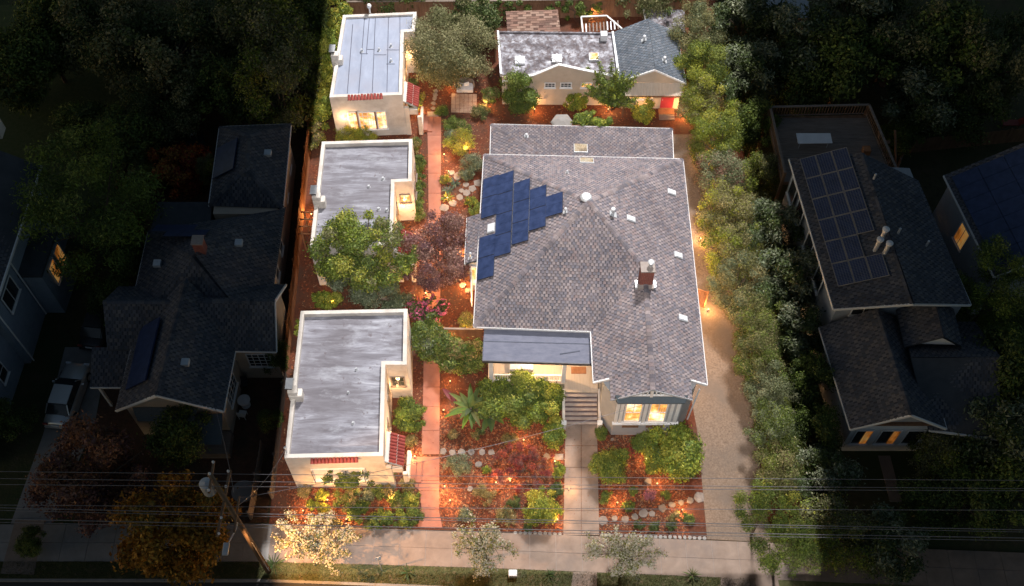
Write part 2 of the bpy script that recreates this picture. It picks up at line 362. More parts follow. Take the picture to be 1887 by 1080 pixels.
# street frame: a line along the kerb, slightly turned like the lot
SW_T = [(-60, 22.6), (-13.9, 22.55), (10.8, 21.62), (60, 19.6)]        # sidewalk, house side (X, Y)
SW_B = [(-60, 20.35), (-13.9, 20.3), (-1.4, 19.93), (10.8, 19.42), (60, 17.4)]
KB = [(-60, 19.35), (-13.9, 19.28), (10.8, 18.3), (60, 16.3)]
def strip(a, b, x0, x1, z0, z1, n=24):
    xs = [x0 + (x1 - x0) * i / n for i in range(n + 1)]; m = MB()
    for p, q in zip(xs[:-1], xs[1:]): m.prism([(p, lerp_edge(b, p)), (q, lerp_edge(b, q)), (q, lerp_edge(a, q)), (p, lerp_edge(a, p))], z0, z1)
    return m
low = lambda poly, d: [(x, y - d) for x, y in poly]
MB().prism([(-60, 19.2), (-13.9, 19.12), (10.8, 18.14), (60, 16.14), (60, 4), (-60, 4)], -.3, .012).build('street', 'asphalt', kind='structure')
strip(KB, low(KB, .16), -58, 58, -.2, .13).build('kerb', 'concrete_dark', kind='structure')
strip(SW_B, KB, -58, 58, -.1, .10).build('verge', 'dry_lawn', kind='structure')
sw = strip(SW_T, SW_B, -58, 58, -.1, .085).build('sidewalk', 'mortar', kind='structure')
r1 = random.Random(3)
x = -40.0
while x < 40:
    q = x + 1.52
    for lo, hi in ((.0, .5), (.5, 1.0)):
        def yy(X, f): return lerp_edge(SW_B, X) + (lerp_edge(SW_T, X) - lerp_edge(SW_B, X)) * f
        gp = .012; dz = r1.uniform(0, .006)
        MB().prism([(x + gp, yy(x, lo) + gp), (q - gp, yy(q, lo) + gp), (q - gp, yy(q, hi) - gp), (x + gp, yy(x, hi) - gp)], .08, .112 + dz).build('slab', 'concrete' if x > -14.5 else 'concrete_dark', sw)
    x = q
# concrete aprons and crossings through the verge
def slabs(name, quads, mat, z=.118, **k):
    root = tag(bpy.data.objects.new(name, None), kind='structure'); COL.objects.link(root); OFF[root.name] = Vector((0, 0, 0))
    for q in quads: MB().prism([(p.x, p.y) for p in q], .0, z + r1.uniform(0, .005)).build('slab', mat, root)
    return root
def gquad(x0, y0, x1, y1, x2, y2, x3, y3): return [g(x0, y0), g(x1, y1), g(x2, y2), g(x3, y3)]
slabs('crossing', [gquad(1056, 1055, 1100, 1056, 1100, 1085, 1052, 1085)], 'concrete')
slabs('driveway_apron', [gquad(1328, 1062, 1380, 1064, 1384, 1100, 1326, 1100), gquad(1381, 1064, 1432, 1066, 1440, 1102, 1385, 1100)], 'concrete')
slabs('neighbor_apron', [gquad(30, 958, 84, 960, 64, 1060, 2, 1058)], 'concrete')
# mulch bed over the lot
bed = MB().prism([(-14.4, 22.62), (10.75, 21.68), (17.5, 21.4), (16.6, 66.5), (-15.4, 66.5)], -.1, .02).build('garden_bed', 'mulch', kind='structure')
# raw earth of the left neighbour's side yard, a lawn farther back, yard behind the lot
MB().prism([(-26, 22.75), (-14.5, 22.7), (-15.4, 60), (-26, 60)], -.1, .008).build('side_yard', 'soil_red', kind='structure')
MB().prism([(-60, 46), (-27, 46), (-24, 66), (-60, 66)], -.1, .008).build('lawn', 'lawn', kind='structure')
MB().prism([(-40, 66.55), (40, 66.55), (40, 76), (-40, 76)], -.1, .008).build('rear_yard', 'gravel', kind='structure')
# gravel drive
dv = [g(1303, 994), g(1290, 850), g(1284, 790), (11.35, 30.5, 0), (11.15, 47), (11.0, 52.5), (15.4, 52.5), (15.6, 40), g(1375, 640), g(1392, 800), g(1420, 1000)]
MB().prism([(p[0], p[1]) for p in dv], -.1, .034).build('driveway', 'gravel', kind='structure')
MB().prism([(p.x, p.y) for p in (g(20, 965), g(95, 965), g(175, 780), g(200, 640), g(120, 640), g(80, 800))], -.1, .02).build('neighbor_driveway', 'concrete_dark', kind='structure')
MB().prism([(p.x, p.y) for p in (g(1618, 840), g(1640, 840), g(1662, 925), g(1640, 925))], -.1, .03).build('neighbor_walk', 'concrete', kind='structure')
# pinkish garden path between the bungalows and the house
PL = [(216, 784), (250, 788), (300, 789), (420, 790), (560, 784), (640, 781), (720, 780), (800, 778), (838, 777), (842, 748), (886, 748), (890, 765), (905, 774), (920, 777), (955, 777), (972, 770)]
PR = [(216, 813), (400, 812), (640, 811), (800, 810), (955, 809), (975, 816)]
def pe(t, y):
    for (y0, x0), (y1, x1) in zip(t[:-1], t[1:]):
        if y <= y1: return x0 + (x1 - x0) * (y - y0) / (y1 - y0)
    return t[-1][1]
ys = [216, 250, 285, 320, 357, 394, 432, 470, 509, 548, 588, 629, 671, 714, 750, 794, 838, 842, 886, 905, 940, 973]
qs = []
for a, b in zip(ys[:-1], ys[1:]):
    if b - a < 6: continue
    qs.append([g(pe(PL, a) if a != 842 else 748, a + .3), g(pe(PR, a), a + .3), g(pe(PR, b), b - .3), g(pe(PL, b), b - .3)])
slabs('garden_path', qs, 'concrete_pink', .06)
# front walkway, two columns of slabs
qs = []
ys = [783, 822, 862, 902, 942, 987]
for a, b in zip(ys[:-1], ys[1:]):
    L = lambda y: 1042 - (y - 790) * .02; Rr = lambda y: 1100 + (y - 790) * .021; Mm = lambda y: (L(y) + Rr(y)) / 2
    qs += [[g(L(a), a + .4), g(Mm(a) - .4, a + .4), g(Mm(b) - .4, b - .4), g(L(b), b - .4)], [g(Mm(a) + .4, a + .4), g(Rr(a), a + .4), g(Rr(b), b - .4), g(Mm(b) + .4, b - .4)]]
slabs('walkway', qs, 'concrete', .06)
# stepping stones in the mulch (irregular slabs)
def stone(px, py, r, parent=None, h=.06, name='stepping_stone', mat='stone', ar=1.0):
    c = g(px, py); rr = random.Random(int(px * 31 + py)); n = rr.choice((5, 6, 7, 8)); a0 = rr.random() * 6
    pts = [(c.x + r * ar * rr.uniform(.75, 1.15) * math.cos(a0 + 2 * math.pi * i / n), c.y + r * rr.uniform(.75, 1.15) * math.sin(a0 + 2 * math.pi * i / n)) for i in range(n)]
    return MB().prism(pts, .0, h + rr.uniform(0, .02)).build(name, mat, parent or bed, bevel=.015)
for x, y, r in [(817, 832, .27), (833, 834, .24), (851, 834, .25), (868, 834, .22), (888, 834, .22), (905, 834, .24), (1007, 842, .25),
                (1111, 960, .34), (1133, 956, .2), (1152, 957, .26), (1170, 953, .24), (1186, 947, .29), (1202, 947, .24), (1220, 937, .28), (1238, 931, .24), (1255, 926, .2), (1272, 923, .24), (1288, 916, .36),
                (881, 338, .36), (870, 348, .32), (859, 356, .3), (847, 364, .3), (835, 375, .34), (819, 384, .36), (843, 325, .34), (858, 341, .26), (832, 319, .24), (850, 352, .22),
                (803, 168, .2), (802, 175, .22), (801, 182, .22), (799, 191, .2), (798, 200, .2), (861, 500, .3), (850, 506, .24), (842, 516, .26), (852, 526, .24), (862, 536, .22)]:
    stone(x, y, r)
stone(1195, 889, .24, h=.2, name='boulder'); stone(1128, 811, .12, h=.12, name='boulder'); stone(882, 858, .22, h=.2, name='boulder'); stone(866, 902, .18, h=.14, name='boulder')
MB().prism([(p.x, p.y) for p in gquad(1022, 837, 1038, 837, 1038, 848, 1021, 848)], 0, .07).build('stepping_stone', 'stone', bed, bevel=.01)
MB().prism([(p.x, p.y) for p in gquad(788, 207, 808, 207, 808, 216, 787, 216)], 0, .09).build('stepping_stone', 'stone', bed, bevel=.01)
# stone edging between mulch and sidewalk
for a, b in (((945, 985), (1036, 987)), ((1104, 989), (1302, 995))):
    n = int((b[0] - a[0]) / 9)
    for i in range(n):
        stone(a[0] + (b[0] - a[0]) * (i + .5) / n, a[1] + (b[1] - a[1]) * (i + .5) / n - 2, .13, h=.13, name='edging_stone', mat='concrete_dark')
# square pavers of the little sitting corner
pv = tag(bpy.data.objects.new('patio', None), kind='structure'); COL.objects.link(pv); OFF[pv.name] = Vector((0, 0, 0))
A, B, Cc, D = g(832, 173), g(879, 174), g(878, 209), g(831, 208)
for i in range(6):
    for j in range(5):
        f = lambda u, v: (A * (1 - u) + B * u) * (1 - v) + (D * (1 - u) + Cc * u) * v
        MB().prism([f((i + .03) / 6, (j + .03) / 5)[:2], f((i + .97) / 6, (j + .03) / 5)[:2], f((i + .97) / 6, (j + .97) / 5)[:2], f((i + .03) / 6, (j + .97) / 5)[:2]], 0, .05 + r1.uniform(0, .012)).build('paver', 'paver', pv)
# loose bark chips on the bed
def chips(n, seed):
    r = np.random.default_rng(seed); x = r.uniform(-14.2, 10.6, n); y = r.uniform(22.7, 60, n)
    x[: n // 2] = r.uniform(-13.5, 10.4, n // 2); y[: n // 2] = r.uniform(21.9, 30, n // 2)
    y = np.maximum(y, 22.75 - (x + 13.9) * .0377)
    c = np.stack([x, y, r.uniform(.024, .05, n)], 1); a = r.uniform(0, 6.3, n); l = r.uniform(.03, .08, n); w = l * r.uniform(.3, .6, n)
    t = np.stack([np.cos(a), np.sin(a), r.uniform(-.3, .3, n)], 1) * l[:, None]; b = np.stack([-np.sin(a), np.cos(a), r.uniform(-.3, .3, n)], 1) * w[:, None]
    pal = np.array([(.21, .062, .027), (.14, .038, .018), (.27, .095, .042), (.08, .03, .018), (.22, .12, .07)]); cc = pal[r.integers(0, 5, n)] * r.uniform(.7, 1.2, (n, 1))
    return quadmesh('bark_chips', np.stack([c - t - b, c + t - b, c + t + b, c - t + b], 1), cc, 'chip')
def quadmesh(name, Q, cols, mat):
    n = len(Q); me = bpy.data.meshes.new(name); me.vertices.add(4 * n); me.vertices.foreach_set('co', Q.astype(np.float32).ravel())
    me.loops.add(4 * n); me.loops.foreach_set('vertex_index', np.arange(4 * n, dtype=np.int32)); me.polygons.add(n)
    me.polygons.foreach_set('loop_start', np.arange(0, 4 * n, 4, dtype=np.int32)); me.update(calc_edges=True)
    ca = me.color_attributes.new('Col', 'FLOAT_COLOR', 'CORNER'); c = np.ones((n, 4, 4), np.float32); c[:, :, :3] = cols[:, None, :]
    ca.data.foreach_set('color', c.ravel()); me.materials.append(MATS[mat]); return me
put('bark_chips', chips(45000, 5), kind='stuff', label='loose bark chips scattered over the red mulch beds')

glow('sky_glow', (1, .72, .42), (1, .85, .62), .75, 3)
# ================================================================== MAIN HOUSE
PAL = [tuple(c * k for c, k in zip(x, (1.06, 1.06, 1.09))) for x in [(.225, .198, .203), (.19, .166, .176), (.255, .22, .22), (.16, .15, .168), (.215, .172, .17), (.14, .135, .155), (.235, .2, .196), (.18, .162, .175)]]
ZE = 4.7
HB_L, HB_R, HF_L, HF_R = Vector((-1.88, 46.80, ZE)), Vector((11.45, 46.40, ZE)), Vector((-2.32, 33.40, ZE)), Vector((11.48, 29.45, ZE))
VC, WL = Vector((4.77, 33.08, ZE)), Vector((4.81, 29.60, ZE)); AP = Vector((4.69, 40.0, 8.55)); JN = Vector((8.07, 36.4, 6.62)); GR = Vector((8.0, 28.12, 6.62)); R2 = Vector((8.02, 29.53, 6.62))
house = thing('bungalow_house', (4.5, 38, 0), 'large grey-shingled hip-roofed house with solar panels and a front porch', 'house')
k_ = (6.62 - ZE) / 3.3
bl = Vector((5.72, 28.16, ZE + .93 * k_)); br = Vector((10.42, 28.16, ZE + 1.02 * k_)); bl2 = Vector((5.72, 29.57, bl.z)); br2 = Vector((10.42, 29.46, br.z))
faces = [[HB_L, HB_R, AP], [HF_L, HB_L, AP], [HF_L, AP, JN, VC], [VC, JN, R2, WL],
         [HB_R, HF_R, R2, JN], [HB_R, JN, AP], [bl2, bl, GR, R2], [R2, GR, br, br2]]
ro = roof(house, faces, PAL)
caps(ro, [(HB_L, AP), (HB_R, AP), (HF_L, AP), (JN, AP), (GR, JN)], PAL)
fascia(ro, [(HF_L, VC), (HB_L, HF_L), (VC, WL), (WL, bl2), (br2, HF_R), (HF_R, HB_R), (HB_R, HB_L)], w=.1)
fascia(ro, [(bl, GR), (GR, br)], th=.12, name='rake_board', w=.05, mat='grey_wall')
WALL = [(-1.4, 46.3), (-1.75, 34.0), (5.42, 33.85), (5.42, 29.62), (6.14, 28.37), (9.98, 28.33), (10.85, 29.5), (10.95, 46.0)]
wallshell(house, WALL, 0, ZE - .12, 'grey_wall')
# gable end over the bay: shingled face, lattice vent and white trim
MB().poly([(6.14, 28.30, ZE - .2), (9.98, 28.30, ZE - .2), (10.2, 28.30, 5.2), (7.93, 28.30, 6.4), (5.95, 28.30, 5.15)]).poly([(6.14, 28.42, ZE - .2), (5.95, 28.42, 5.15), (7.93, 28.42, 6.4), (10.2, 28.42, 5.2), (9.98, 28.42, ZE - .2)]).build('gable_face', 'dark_shingle', house)
pr = MB(); q_ = [(5.95, 28.29, 5.62), (10.15, 28.29, 5.62), (9.98, 27.93, 5.3), (6.1, 27.93, 5.3)]
pr.poly(q_).poly([(x, y, 5.2) for x, y, z in q_[::-1]])
for k in range(4): pr.poly([q_[k], (q_[k][0], q_[k][1], 5.2), (*q_[(k + 1) % 4][:2], 5.2), q_[(k + 1) % 4]])
pr.build('pent_roof', 'dark_shingle', house)
gv = MB().frame((6.75, 28.16, 5.72), (2.5, 0, 0), (0, .1, 0), (0, 0, .1)).frame((7.92, 28.1, 5.72), (.16, 0, 0), (0, .2, 0), (0, 0, .75)).build('gable_trim', 'white_trim', house)
for i in range(7): MB().frame((7.22 + .25 * i, 28.18, 5.82), (.09, 0, 0), (0, .06, 0), (0, 0, .3)).build('slat', 'white_trim', gv)
# bay: corner boards, sill shelf, two lit sashes
A, B = Vector((6.14, 28.37, 0)), Vector((9.98, 28.33, 0))
for a, b, q in ((6.66, 7.72, 0), (8.1, 9.2, 1)):
    w_ = window_w(house, Vector((a, 28.36, 2.06)), Vector((b, 28.35, 4.55)), 'lit_window', 'white_trim', 1, 2, .08, .09); MB().frame((a + (b - a) / 2 - .02, 28.28, 3.3), (.04, 0, 0), (0, .03, 0), (0, 0, 1.15)).build('muntin', 'white_trim', w_)
MB().frame((6.05, 28.17, 1.82), (4.0, 0, 0), (0, .2, 0), (0, 0, .1)).build('sill_band', 'white_trim', house)
for x in (6.14, 6.4, 7.8, 9.35, 9.7): MB().frame((x, 28.28, 1.93), (.2, 0, 0), (0, .06, 0), (0, 0, 2.9)).build('corner_board', 'white_trim', house)
for x in (6.7, 8.15): MB().frame((x, 28.3, 1.2), (1.0, 0, 0), (0, .04, 0), (0, 0, .5)).build('apron_panel', 'wood', house)
MB().tube((11.05, 29.25, 4.5), (10.95, 29.4, .1), .05).build('downspout', 'white_trim', house)
# left side bay (small bump with its own roof, solar above)
n_ = ((AP - HF_L).cross(HB_L - HF_L)).normalized(); n_ = n_ if n_.z > 0 else -n_
sl = 3.85 / 6.79
def left_z(x): return ZE + (x + 2.08) * sl
b1 = [(-3.0, 38.3), (-2.93, 41.9), (-1.85, 41.86), (-1.95, 38.26)]
r2 = roof(house, [[(x, y, left_z(x) + .03) for x, y in b1]], PAL, name='bay_roof'); fascia(r2, [((-3.0, 38.3, left_z(-3)), (-2.93, 41.9, left_z(-3)))])
wallshell(house, [(-2.75, 38.6), (-2.7, 41.7), (-1.4, 41.7), (-1.5, 38.6)], .6, left_z(-2.95) - .1, 'grey_wall', 'bay_wall')
pw = MB().frame((-2.68, 38.45, 1.4), (.95, 0, 0), (0, .1, 0), (0, 0, 2.2)).build('window', 'white_trim', house)
MB().frame((-2.58, 38.43, 1.5), (.75, 0, 0), (0, .015, 0), (0, 0, 2.0)).build('pane', 'lit_window', pw)
MB().frame((-2.62, 36.7, 1.6), (.05, 0, 0), (0, 1.5, 0), (0, 0, 1.9)).build('shutter', 'white_trim', house)
sw_ = MB().frame((-1.82, 36.55, 1.5), (.1, 0, 0), (0, 1.8, 0), (0, 0, 2.2)).build('window', 'white_trim', house); MB().frame((-1.84, 36.65, 1.6), (.015, 0, 0), (0, 1.6, 0), (0, 0, 2.0)).build('pane', 'lit_window', sw_)
# rear addition, low hip
RB_L, RB_R, RF_R, RF_L = Vector((-1.46, 50.4, 3.6)), Vector((11.15, 50.0, 3.6)), Vector((11.0, 46.5, 3.6)), Vector((-1.5, 46.9, 3.6))
TL_, TR_ = Vector((2.0, 46.8, 4.55)), Vector((7.7, 46.6, 4.55))
PALD = [tuple(c * .82 for c in x) for x in PAL]
r3 = roof(house, [[RB_L, RB_R, TR_, TL_], [RF_L, RB_L, TL_], [RB_R, RF_R, TR_]], PALD, name='addition_roof'); caps(r3, [(RB_L, TL_), (RB_R, TR_)], PALD)
fascia(r3, [(RB_L, RB_R), (RB_L, RF_L), (RB_R, RF_R)])
wallshell(house, [(-1.1, 46.35), (-1.1, 50.05), (10.8, 49.65), (10.7, 46.05)], 0, 3.45, 'grey_wall', 'addition_wall')
MB().box((-1.35, 48.6, .5), (.5, 2.4, 1.0)).build('step_box', 'wood', house)
# plane helper for things set on a roof
def on_roof(px, py, p3):
    a, b, c = [Vector(p) for p in p3]; n = (b - a).cross(c - a).normalized(); n = n if n.z > 0 else -n
    e = Vector((0, 0, 1)).cross(n).normalized(); return onplane(px, py, a, n), e, n.cross(e), n
LEFT, RIGHT, BACK, FRONT = (HF_L, HB_L, AP), (HB_R, HF_R, AP), (HB_L, HB_R, AP), (HF_L, AP, VC)
def skylight(px, py, plane, w, l, parent, h=.12, mat='skylight_white', cover='skylight_white', name='skylight'):
    p, e, u, n = on_roof(px, py, plane); o = p - e * w / 2 - u * l / 2
    f = MB().frame(o, e * w, u * l, n * h).build(name, 'pale_metal', parent, bevel=.015)
    MB().frame(o + e * .05 + u * .05 + n * (h + .002), e * (w - .1), u * (l - .1), n * .035).build('lens', cover, f, bevel=.012); return f
skylight(1081, 298, BACK, .95, .8, ro, cover='sky_glow')
skylight(1070, 275, (RB_L, RB_R, TL_), .95, .95, r3, cover='sky_glow')
for x, y in ((1237, 355), (1162, 404), (1249, 471), (1258, 587)): skylight(x, y, RIGHT, .42, .62, ro, .1, name='roof_vent')
skylight(906, 421, LEFT, .7, .55, ro, .1, name='roof_vent')
def pipe(px, py, plane, r, h, parent, name='vent_pipe', cap=True):
    p, e, u, n = on_roof(px, py, plane); f = MB().tube(p - Vector((0, 0, .1)), p + Vector((0, 0, h)), r, r, 12).build(name, 'pale_metal', parent)
    MB().frame(p - e * r * 2 - u * r * 2.6 + n * .03, e * r * 4, u * r * 5, n * .015).build('flashing', 'pale_metal', f)
    if cap: MB().lathe(p + Vector((0, 0, h)), [(r * 1.1, -.04), (r * 1.5, .0), (r * 1.3, .09), (r * .5, .14), (.005, .15)], 12).build('cowl', 'skylight_white', f)
    return f
pipe(1129, 395, RIGHT, .1, .5, ro); pipe(1042, 391, LEFT, .06, .3, ro); pipe(867, 476, LEFT, .06, .5, ro); pipe(1045, 320, BACK, .05, .2, ro); pipe(970, 252, (RB_L, RB_R, TL_), .07, .2, r3); pipe(1060, 270, (RB_L, RB_R, TL_), .03, .15, r3, cap=False)
p, e, u, n = on_roof(1080, 366, BACK); tv = MB().lathe(p, [(.26, -.15), (.26, .08), (.36, .1), (.36, .16), (.26, .26), (.005, .3)], 18).build('turbine_vent', 'pale_metal', ro)
# brick chimney with metal flue
cp = Vector((8.05, 35.55, 0)); ch = MB().box((cp.x, cp.y, 7.0), (.74, .62, 1.9)).build('chimney', 'mortar', ro)
bk = MB(); z = 6.1; kk = 0
while z < 7.85:
    for sx, sy, ln, ax in ((0, -.32, .74, 0), (0, .32, .74, 0), (-.38, 0, .62, 1), (.38, 0, .62, 1)):
        s = -ln / 2 - (.11 if kk % 2 else 0)
        while s < ln / 2 - .02:
            a, b = max(s, -ln / 2), min(s + .205, ln / 2)
            if b - a > .03:
                m_ = (a + b) / 2; d = rng.uniform(0, .008)
                bk.box((cp.x + (m_ if ax == 0 else sx), cp.y + (sy if ax == 0 else m_), z + .033), ((b - a - .012) if ax == 0 else .03 + d, .03 + d if ax == 0 else (b - a - .012), .062))
            s += .215
    z += .075; kk += 1
bk.build('brickwork', 'brick', ch, kind='stuff'); MB().box((cp.x, cp.y, 7.99), (.86, .74, .09)).build('chimney_cap', 'mortar', ch)
MB().tube((cp.x + .17, cp.y + .1, 8.0), (cp.x + .17, cp.y + .1, 8.3), .13, .13, 14).build('flue', 'pale_metal', ch); MB().lathe((cp.x + .17, cp.y + .1, 8.33), [(.15, 0), (.2, .03), (.2, .08), (.12, .13), (.005, .15)], 14).build('flue_cowl', 'pale_metal', ch)
MB().box((cp.x, cp.y - .45, 6.45), (.95, .3, .25)).build('flashing', 'mortar', ch)
for sx in (-.56, .56): MB().box((cp.x + sx, cp.y - .25, 6.32), (.14, .5, .5)).build('flashing', 'pale_metal', ch)
# solar array: fourteen panels on the left slope
q, e, u, n = on_roof(892, 333, LEFT)
ev = (HF_L - HB_L).normalized(); uv = n.cross(ev); uv = uv if uv.z > 0 else -uv; PLEN, PWID = 1.62, 1.0; PWID = abs((on_roof(1008, 364.5, LEFT)[0] - on_roof(919.7, 325.3, LEFT)[0]).dot(uv)) / 3
fm = MB().frame((0, 0, 0), ev * (PLEN - .02), uv * (PWID - .02), n * .045).mesh('solar_panel', 'dark_metal')
cm = MB().frame((0, 0, 0), ev * ((PLEN - .05) / 2 - .006), uv * (PWID - .045), n * .012).mesh('solar_cells', 'solar_glass')
def panel(p):
    f = piece('solar_panel', fm, house, p + n * .09)
    for k in (0, 1): piece('solar_cells', cm, f, p + n * .136 + ev * (.03 + k * (PLEN - .08) / 2 + k * .012) + uv * .03).location = n * .046 + ev * (.015 + k * ((PLEN - .05) / 2 + .006)) + uv * .012
for (px, py), cnt in (((892.5, 332.5), 2), ((885.8, 440.3), 2), ((919.7, 325.3), 4), ((949, 339.7), 3), ((978.4, 351.7), 2), ((1008, 364.5), 1)):
    p0 = on_roof(px, py, LEFT)[0]
    for k in range(cnt): panel(p0 + ev * PLEN * k)
for k, (a, cnt) in enumerate((((919.7, 325.3), 4), ((949, 339.7), 3), ((978.4, 351.7), 2), ((1008, 364.5), 1))):
    p0 = on_roof(*a, LEFT)[0]; MB().frame(p0 + n * .06 - uv * .019, ev * PLEN * cnt, uv * .012, n * .06).build('mounting_rail', 'pale_metal', house)
# porch: roof, posts, floor, stairs, furniture
PRF = [(-1.68, 33.75), (-1.75, 31.35), (4.78, 31.13), (4.79, 33.5)]
pr_ = MB().poly([(-1.68, 33.75, 4.42), (-1.75, 31.35, 4.2), (4.78, 31.13, 4.2), (4.79, 33.5, 4.42)]).poly([(4.79, 33.5, 4.25), (4.78, 31.13, 4.03), (-1.75, 31.35, 4.03), (-1.68, 33.75, 4.25)])
pr_ = pr_.build('porch_roof', 'porch_roof', house)
MB().frame((-1.78, 31.28, 4.0), (6.57, -.22, 0), (0, .06, 0), (0, 0, .23)).build('fascia_board', 'dark_metal', pr_); MB().frame((-1.8, 31.3, 4.0), (.06, 0, 0), (.07, 2.4, 0), (0, 0, .24)).build('fascia_board', 'dark_metal', pr_)
MB().bar((-1.7, 32.6, 4.325), (4.78, 32.4, 4.325), .05, .02).build('seam', 'seam', pr_); MB().bar((2.9, 31.75, 4.27), (4.1, 31.95, 4.285), .06, .03).build('seam', 'seam', pr_)
MB().prism([(-1.5, 31.35), (3.28, 31.3), (3.28, 30.75), (5.35, 30.7), (5.38, 33.8), (-1.5, 33.95)], 0, 1.2).build('porch_floor', 'porch_floor', house)
for x in (-1.28, 3.2): MB().box((x, 31.52, 2.6), (.26, .26, 2.8)).box((x, 31.52, 3.95), (.4, .4, .12)).build('porch_post', 'white_trim', house, bevel=.01)
rl = MB().bar((-1.15, 31.5, 2.05), (3.05, 31.45, 2.05), .09, .07).bar((-1.15, 31.5, 1.35), (3.05, 31.45, 1.35), .06, .06).build('railing', 'white_trim', house); bm_ = MB().box((0, 0, .32), (.04, .04, .64)).mesh('baluster', 'white_trim')
for i in range(27): piece('baluster', bm_, rl, (-1.05 + i * .155, 31.5 - i * .002, 1.39))
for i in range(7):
    zt = 1.2 - (i + 1) * .15; st_ = MB().frame((3.3, 30.73 - (i + 1) * .245, 0), (2.0, 0, 0), (0, .245, 0), (0, 0, max(zt, .12))).build('stair', 'riser_shade', house)
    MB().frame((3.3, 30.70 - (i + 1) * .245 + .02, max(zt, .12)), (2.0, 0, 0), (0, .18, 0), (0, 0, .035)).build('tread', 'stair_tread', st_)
for x in (3.12, 5.34):
    MB().poly([(x, 28.95, 0), (x, 30.75, 0), (x, 30.75, 1.6), (x, 28.95, .55)]).poly([(x + .16, 28.95, 0), (x + .16, 28.95, .55), (x + .16, 30.75, 1.6), (x + .16, 30.75, 0)]).poly([(x, 28.95, .55), (x, 30.75, 1.6), (x + .16, 30.75, 1.6), (x + .16, 28.95, .55)]).poly([(x, 28.95, 0), (x, 28.95, .55), (x + .16, 28.95, .55), (x + .16, 28.95, 0)]).build('stair_cheek', 'stucco', house)
    MB().box((x + .08, 28.85, .35), (.24, .24, .7)).box((x + .08, 28.85, .72), (.32, .32, .08)).build('newel', 'white_trim', house)
fd = MB().frame((3.6, 33.78, 1.22), (1.05, 0, 0), (0, .06, 0), (0, 0, 2.1)).build('door', 'wood_orange', house); MB().frame((3.68, 33.76, 2.2), (.89, 0, 0), (0, .015, 0), (0, 0, .9)).build('pane', 'lit_window', fd)
window_w(house, Vector((-.6, 33.88, 2.0)), Vector((2.2, 33.84, 3.6)), 'lit_window', 'white_trim', 3, 2)
pl = bpy.data.lights.new('porch_lamp', 'POINT'); pl.energy = 650; pl.color = (1, .62, .32); pl.shadow_soft_size = .1
plo = bpy.data.objects.new('porch_lamp_light', pl); COL.objects.link(plo); plo.parent = house; plo.location = Vector((1.5, 32.3, 3.55)) - OFF[house.name]
pf = MB().lathe((1.5, 32.3, 3.68), [(.14, 0), (.18, .08), (.16, .2), (.03, .26)], 12).tube((1.5, 32.3, 3.9), (1.5, 32.3, 4.15), .02, .02, 6).build('porch_lamp', 'lamp_lens', house)
def sconce(parent, loc, nrm, e, col=(1, .56, .24)):
    p = Vector(loc); n_v = Vector(nrm); f = MB().lathe(p + n_v * .1, [(.04, -.1), (.08, -.02), (.07, .12), (.02, .16)], 8).bar(p, p + n_v * .1, .05, .05).build('wall_lamp', 'lamp_lens', parent)
    l = bpy.data.lights.new('wall_lamp', 'POINT'); l.energy = e * 1.2; l.color = col; l.shadow_soft_size = .12; lo = bpy.data.objects.new('wall_lamp_light', l); COL.objects.link(lo); lo.parent = parent; lo.location = p + n_v * .42 - OFF[parent.name]
for y, e in ((35.5, 330), (39.5, 330), (43.5, 260), (31.5, 120)): sconce(house, (10.93, y, 2.7), (1, 0, 0), e)
sconce(house, (-1.68, 36.0, 2.6), (-1, 0, 0), 260); sconce(house, (-1.5, 43.5, 2.6), (-1, 0, 0), 160)
dm = MB().frame((3.72, 32.0, 1.205), (.95, 0, 0), (0, .5, 0), (0, 0, .02)).build('doormat', 'wood_orange', off=None, label='orange doormat on the porch floor at the top of the stairs', cat='doormat')
sf = thing('porch_bench', (.55, 32.4, 1.2), 'grey cushioned bench standing on the lit porch', 'bench')
MB().frame((-.15, 32.1, 1.4), (1.5, 0, 0), (0, .6, 0), (0, 0, .22)).build('seat', 'cushion', sf, bevel=.04); MB().frame((-.15, 32.6, 1.45), (1.5, 0, 0), (0, .18, 0), (0, 0, .55)).build('backrest', 'wood_grey', sf, bevel=.03)
for x in (-.1, 1.2):
    for y in (32.15, 32.6): MB().box((x + .05, y, 1.31), (.07, .07, .21)).build('leg', 'wood_grey', sf)
# ================================================================== WHITE BUNGALOWS
tm = MB(); N8 = 8
for side in (0, 1):
    rr_ = .11 - side * .018; base = len(tm.v)
    for k in range(N8 + 1):
        a = math.pi * k / N8
        tm.v += [(rr_ * math.cos(a), 0, rr_ * math.sin(a)), (rr_ * .85 * math.cos(a), .42, rr_ * .85 * math.sin(a))]
    for k in range(N8): tm.f.append((base + 2 * k, base + 2 * k + 2, base + 2 * k + 3, base + 2 * k + 1) if side == 0 else (base + 2 * k + 1, base + 2 * k + 3, base + 2 * k + 2, base + 2 * k)); tm.c.append(None)
for k in range(N8): tm.f.append((2 * k, 2 * (N8 + 1) + 2 * k, 2 * (N8 + 1) + 2 * k + 2, 2 * k + 2)); tm.c.append(None)
TILE = tm.mesh('roof_tile', 'tile_red', smooth=False)
def tile_row(parent, p, q, slope=.5, up=0, rows=1):
    p, q = Vector(p), Vector(q); e = (q - p); L = e.length; e.normalize(); az = math.atan2(e.y, e.x); n = max(2, int(L / .21)); f = Vector((-e.y, e.x, 0))
    for r in range(rows):
        for i in range(n): piece('roof_tile', TILE, parent, p + e * (L * (i + .5) / n) + f * .34 * r * math.cos(slope) + Vector((0, 0, .34 * r * math.sin(slope))), (slope + rng.uniform(-.03, .03), 0, az + rng.uniform(-.03, .03)), (1, 1 + rng.uniform(-.05, .05), 1))
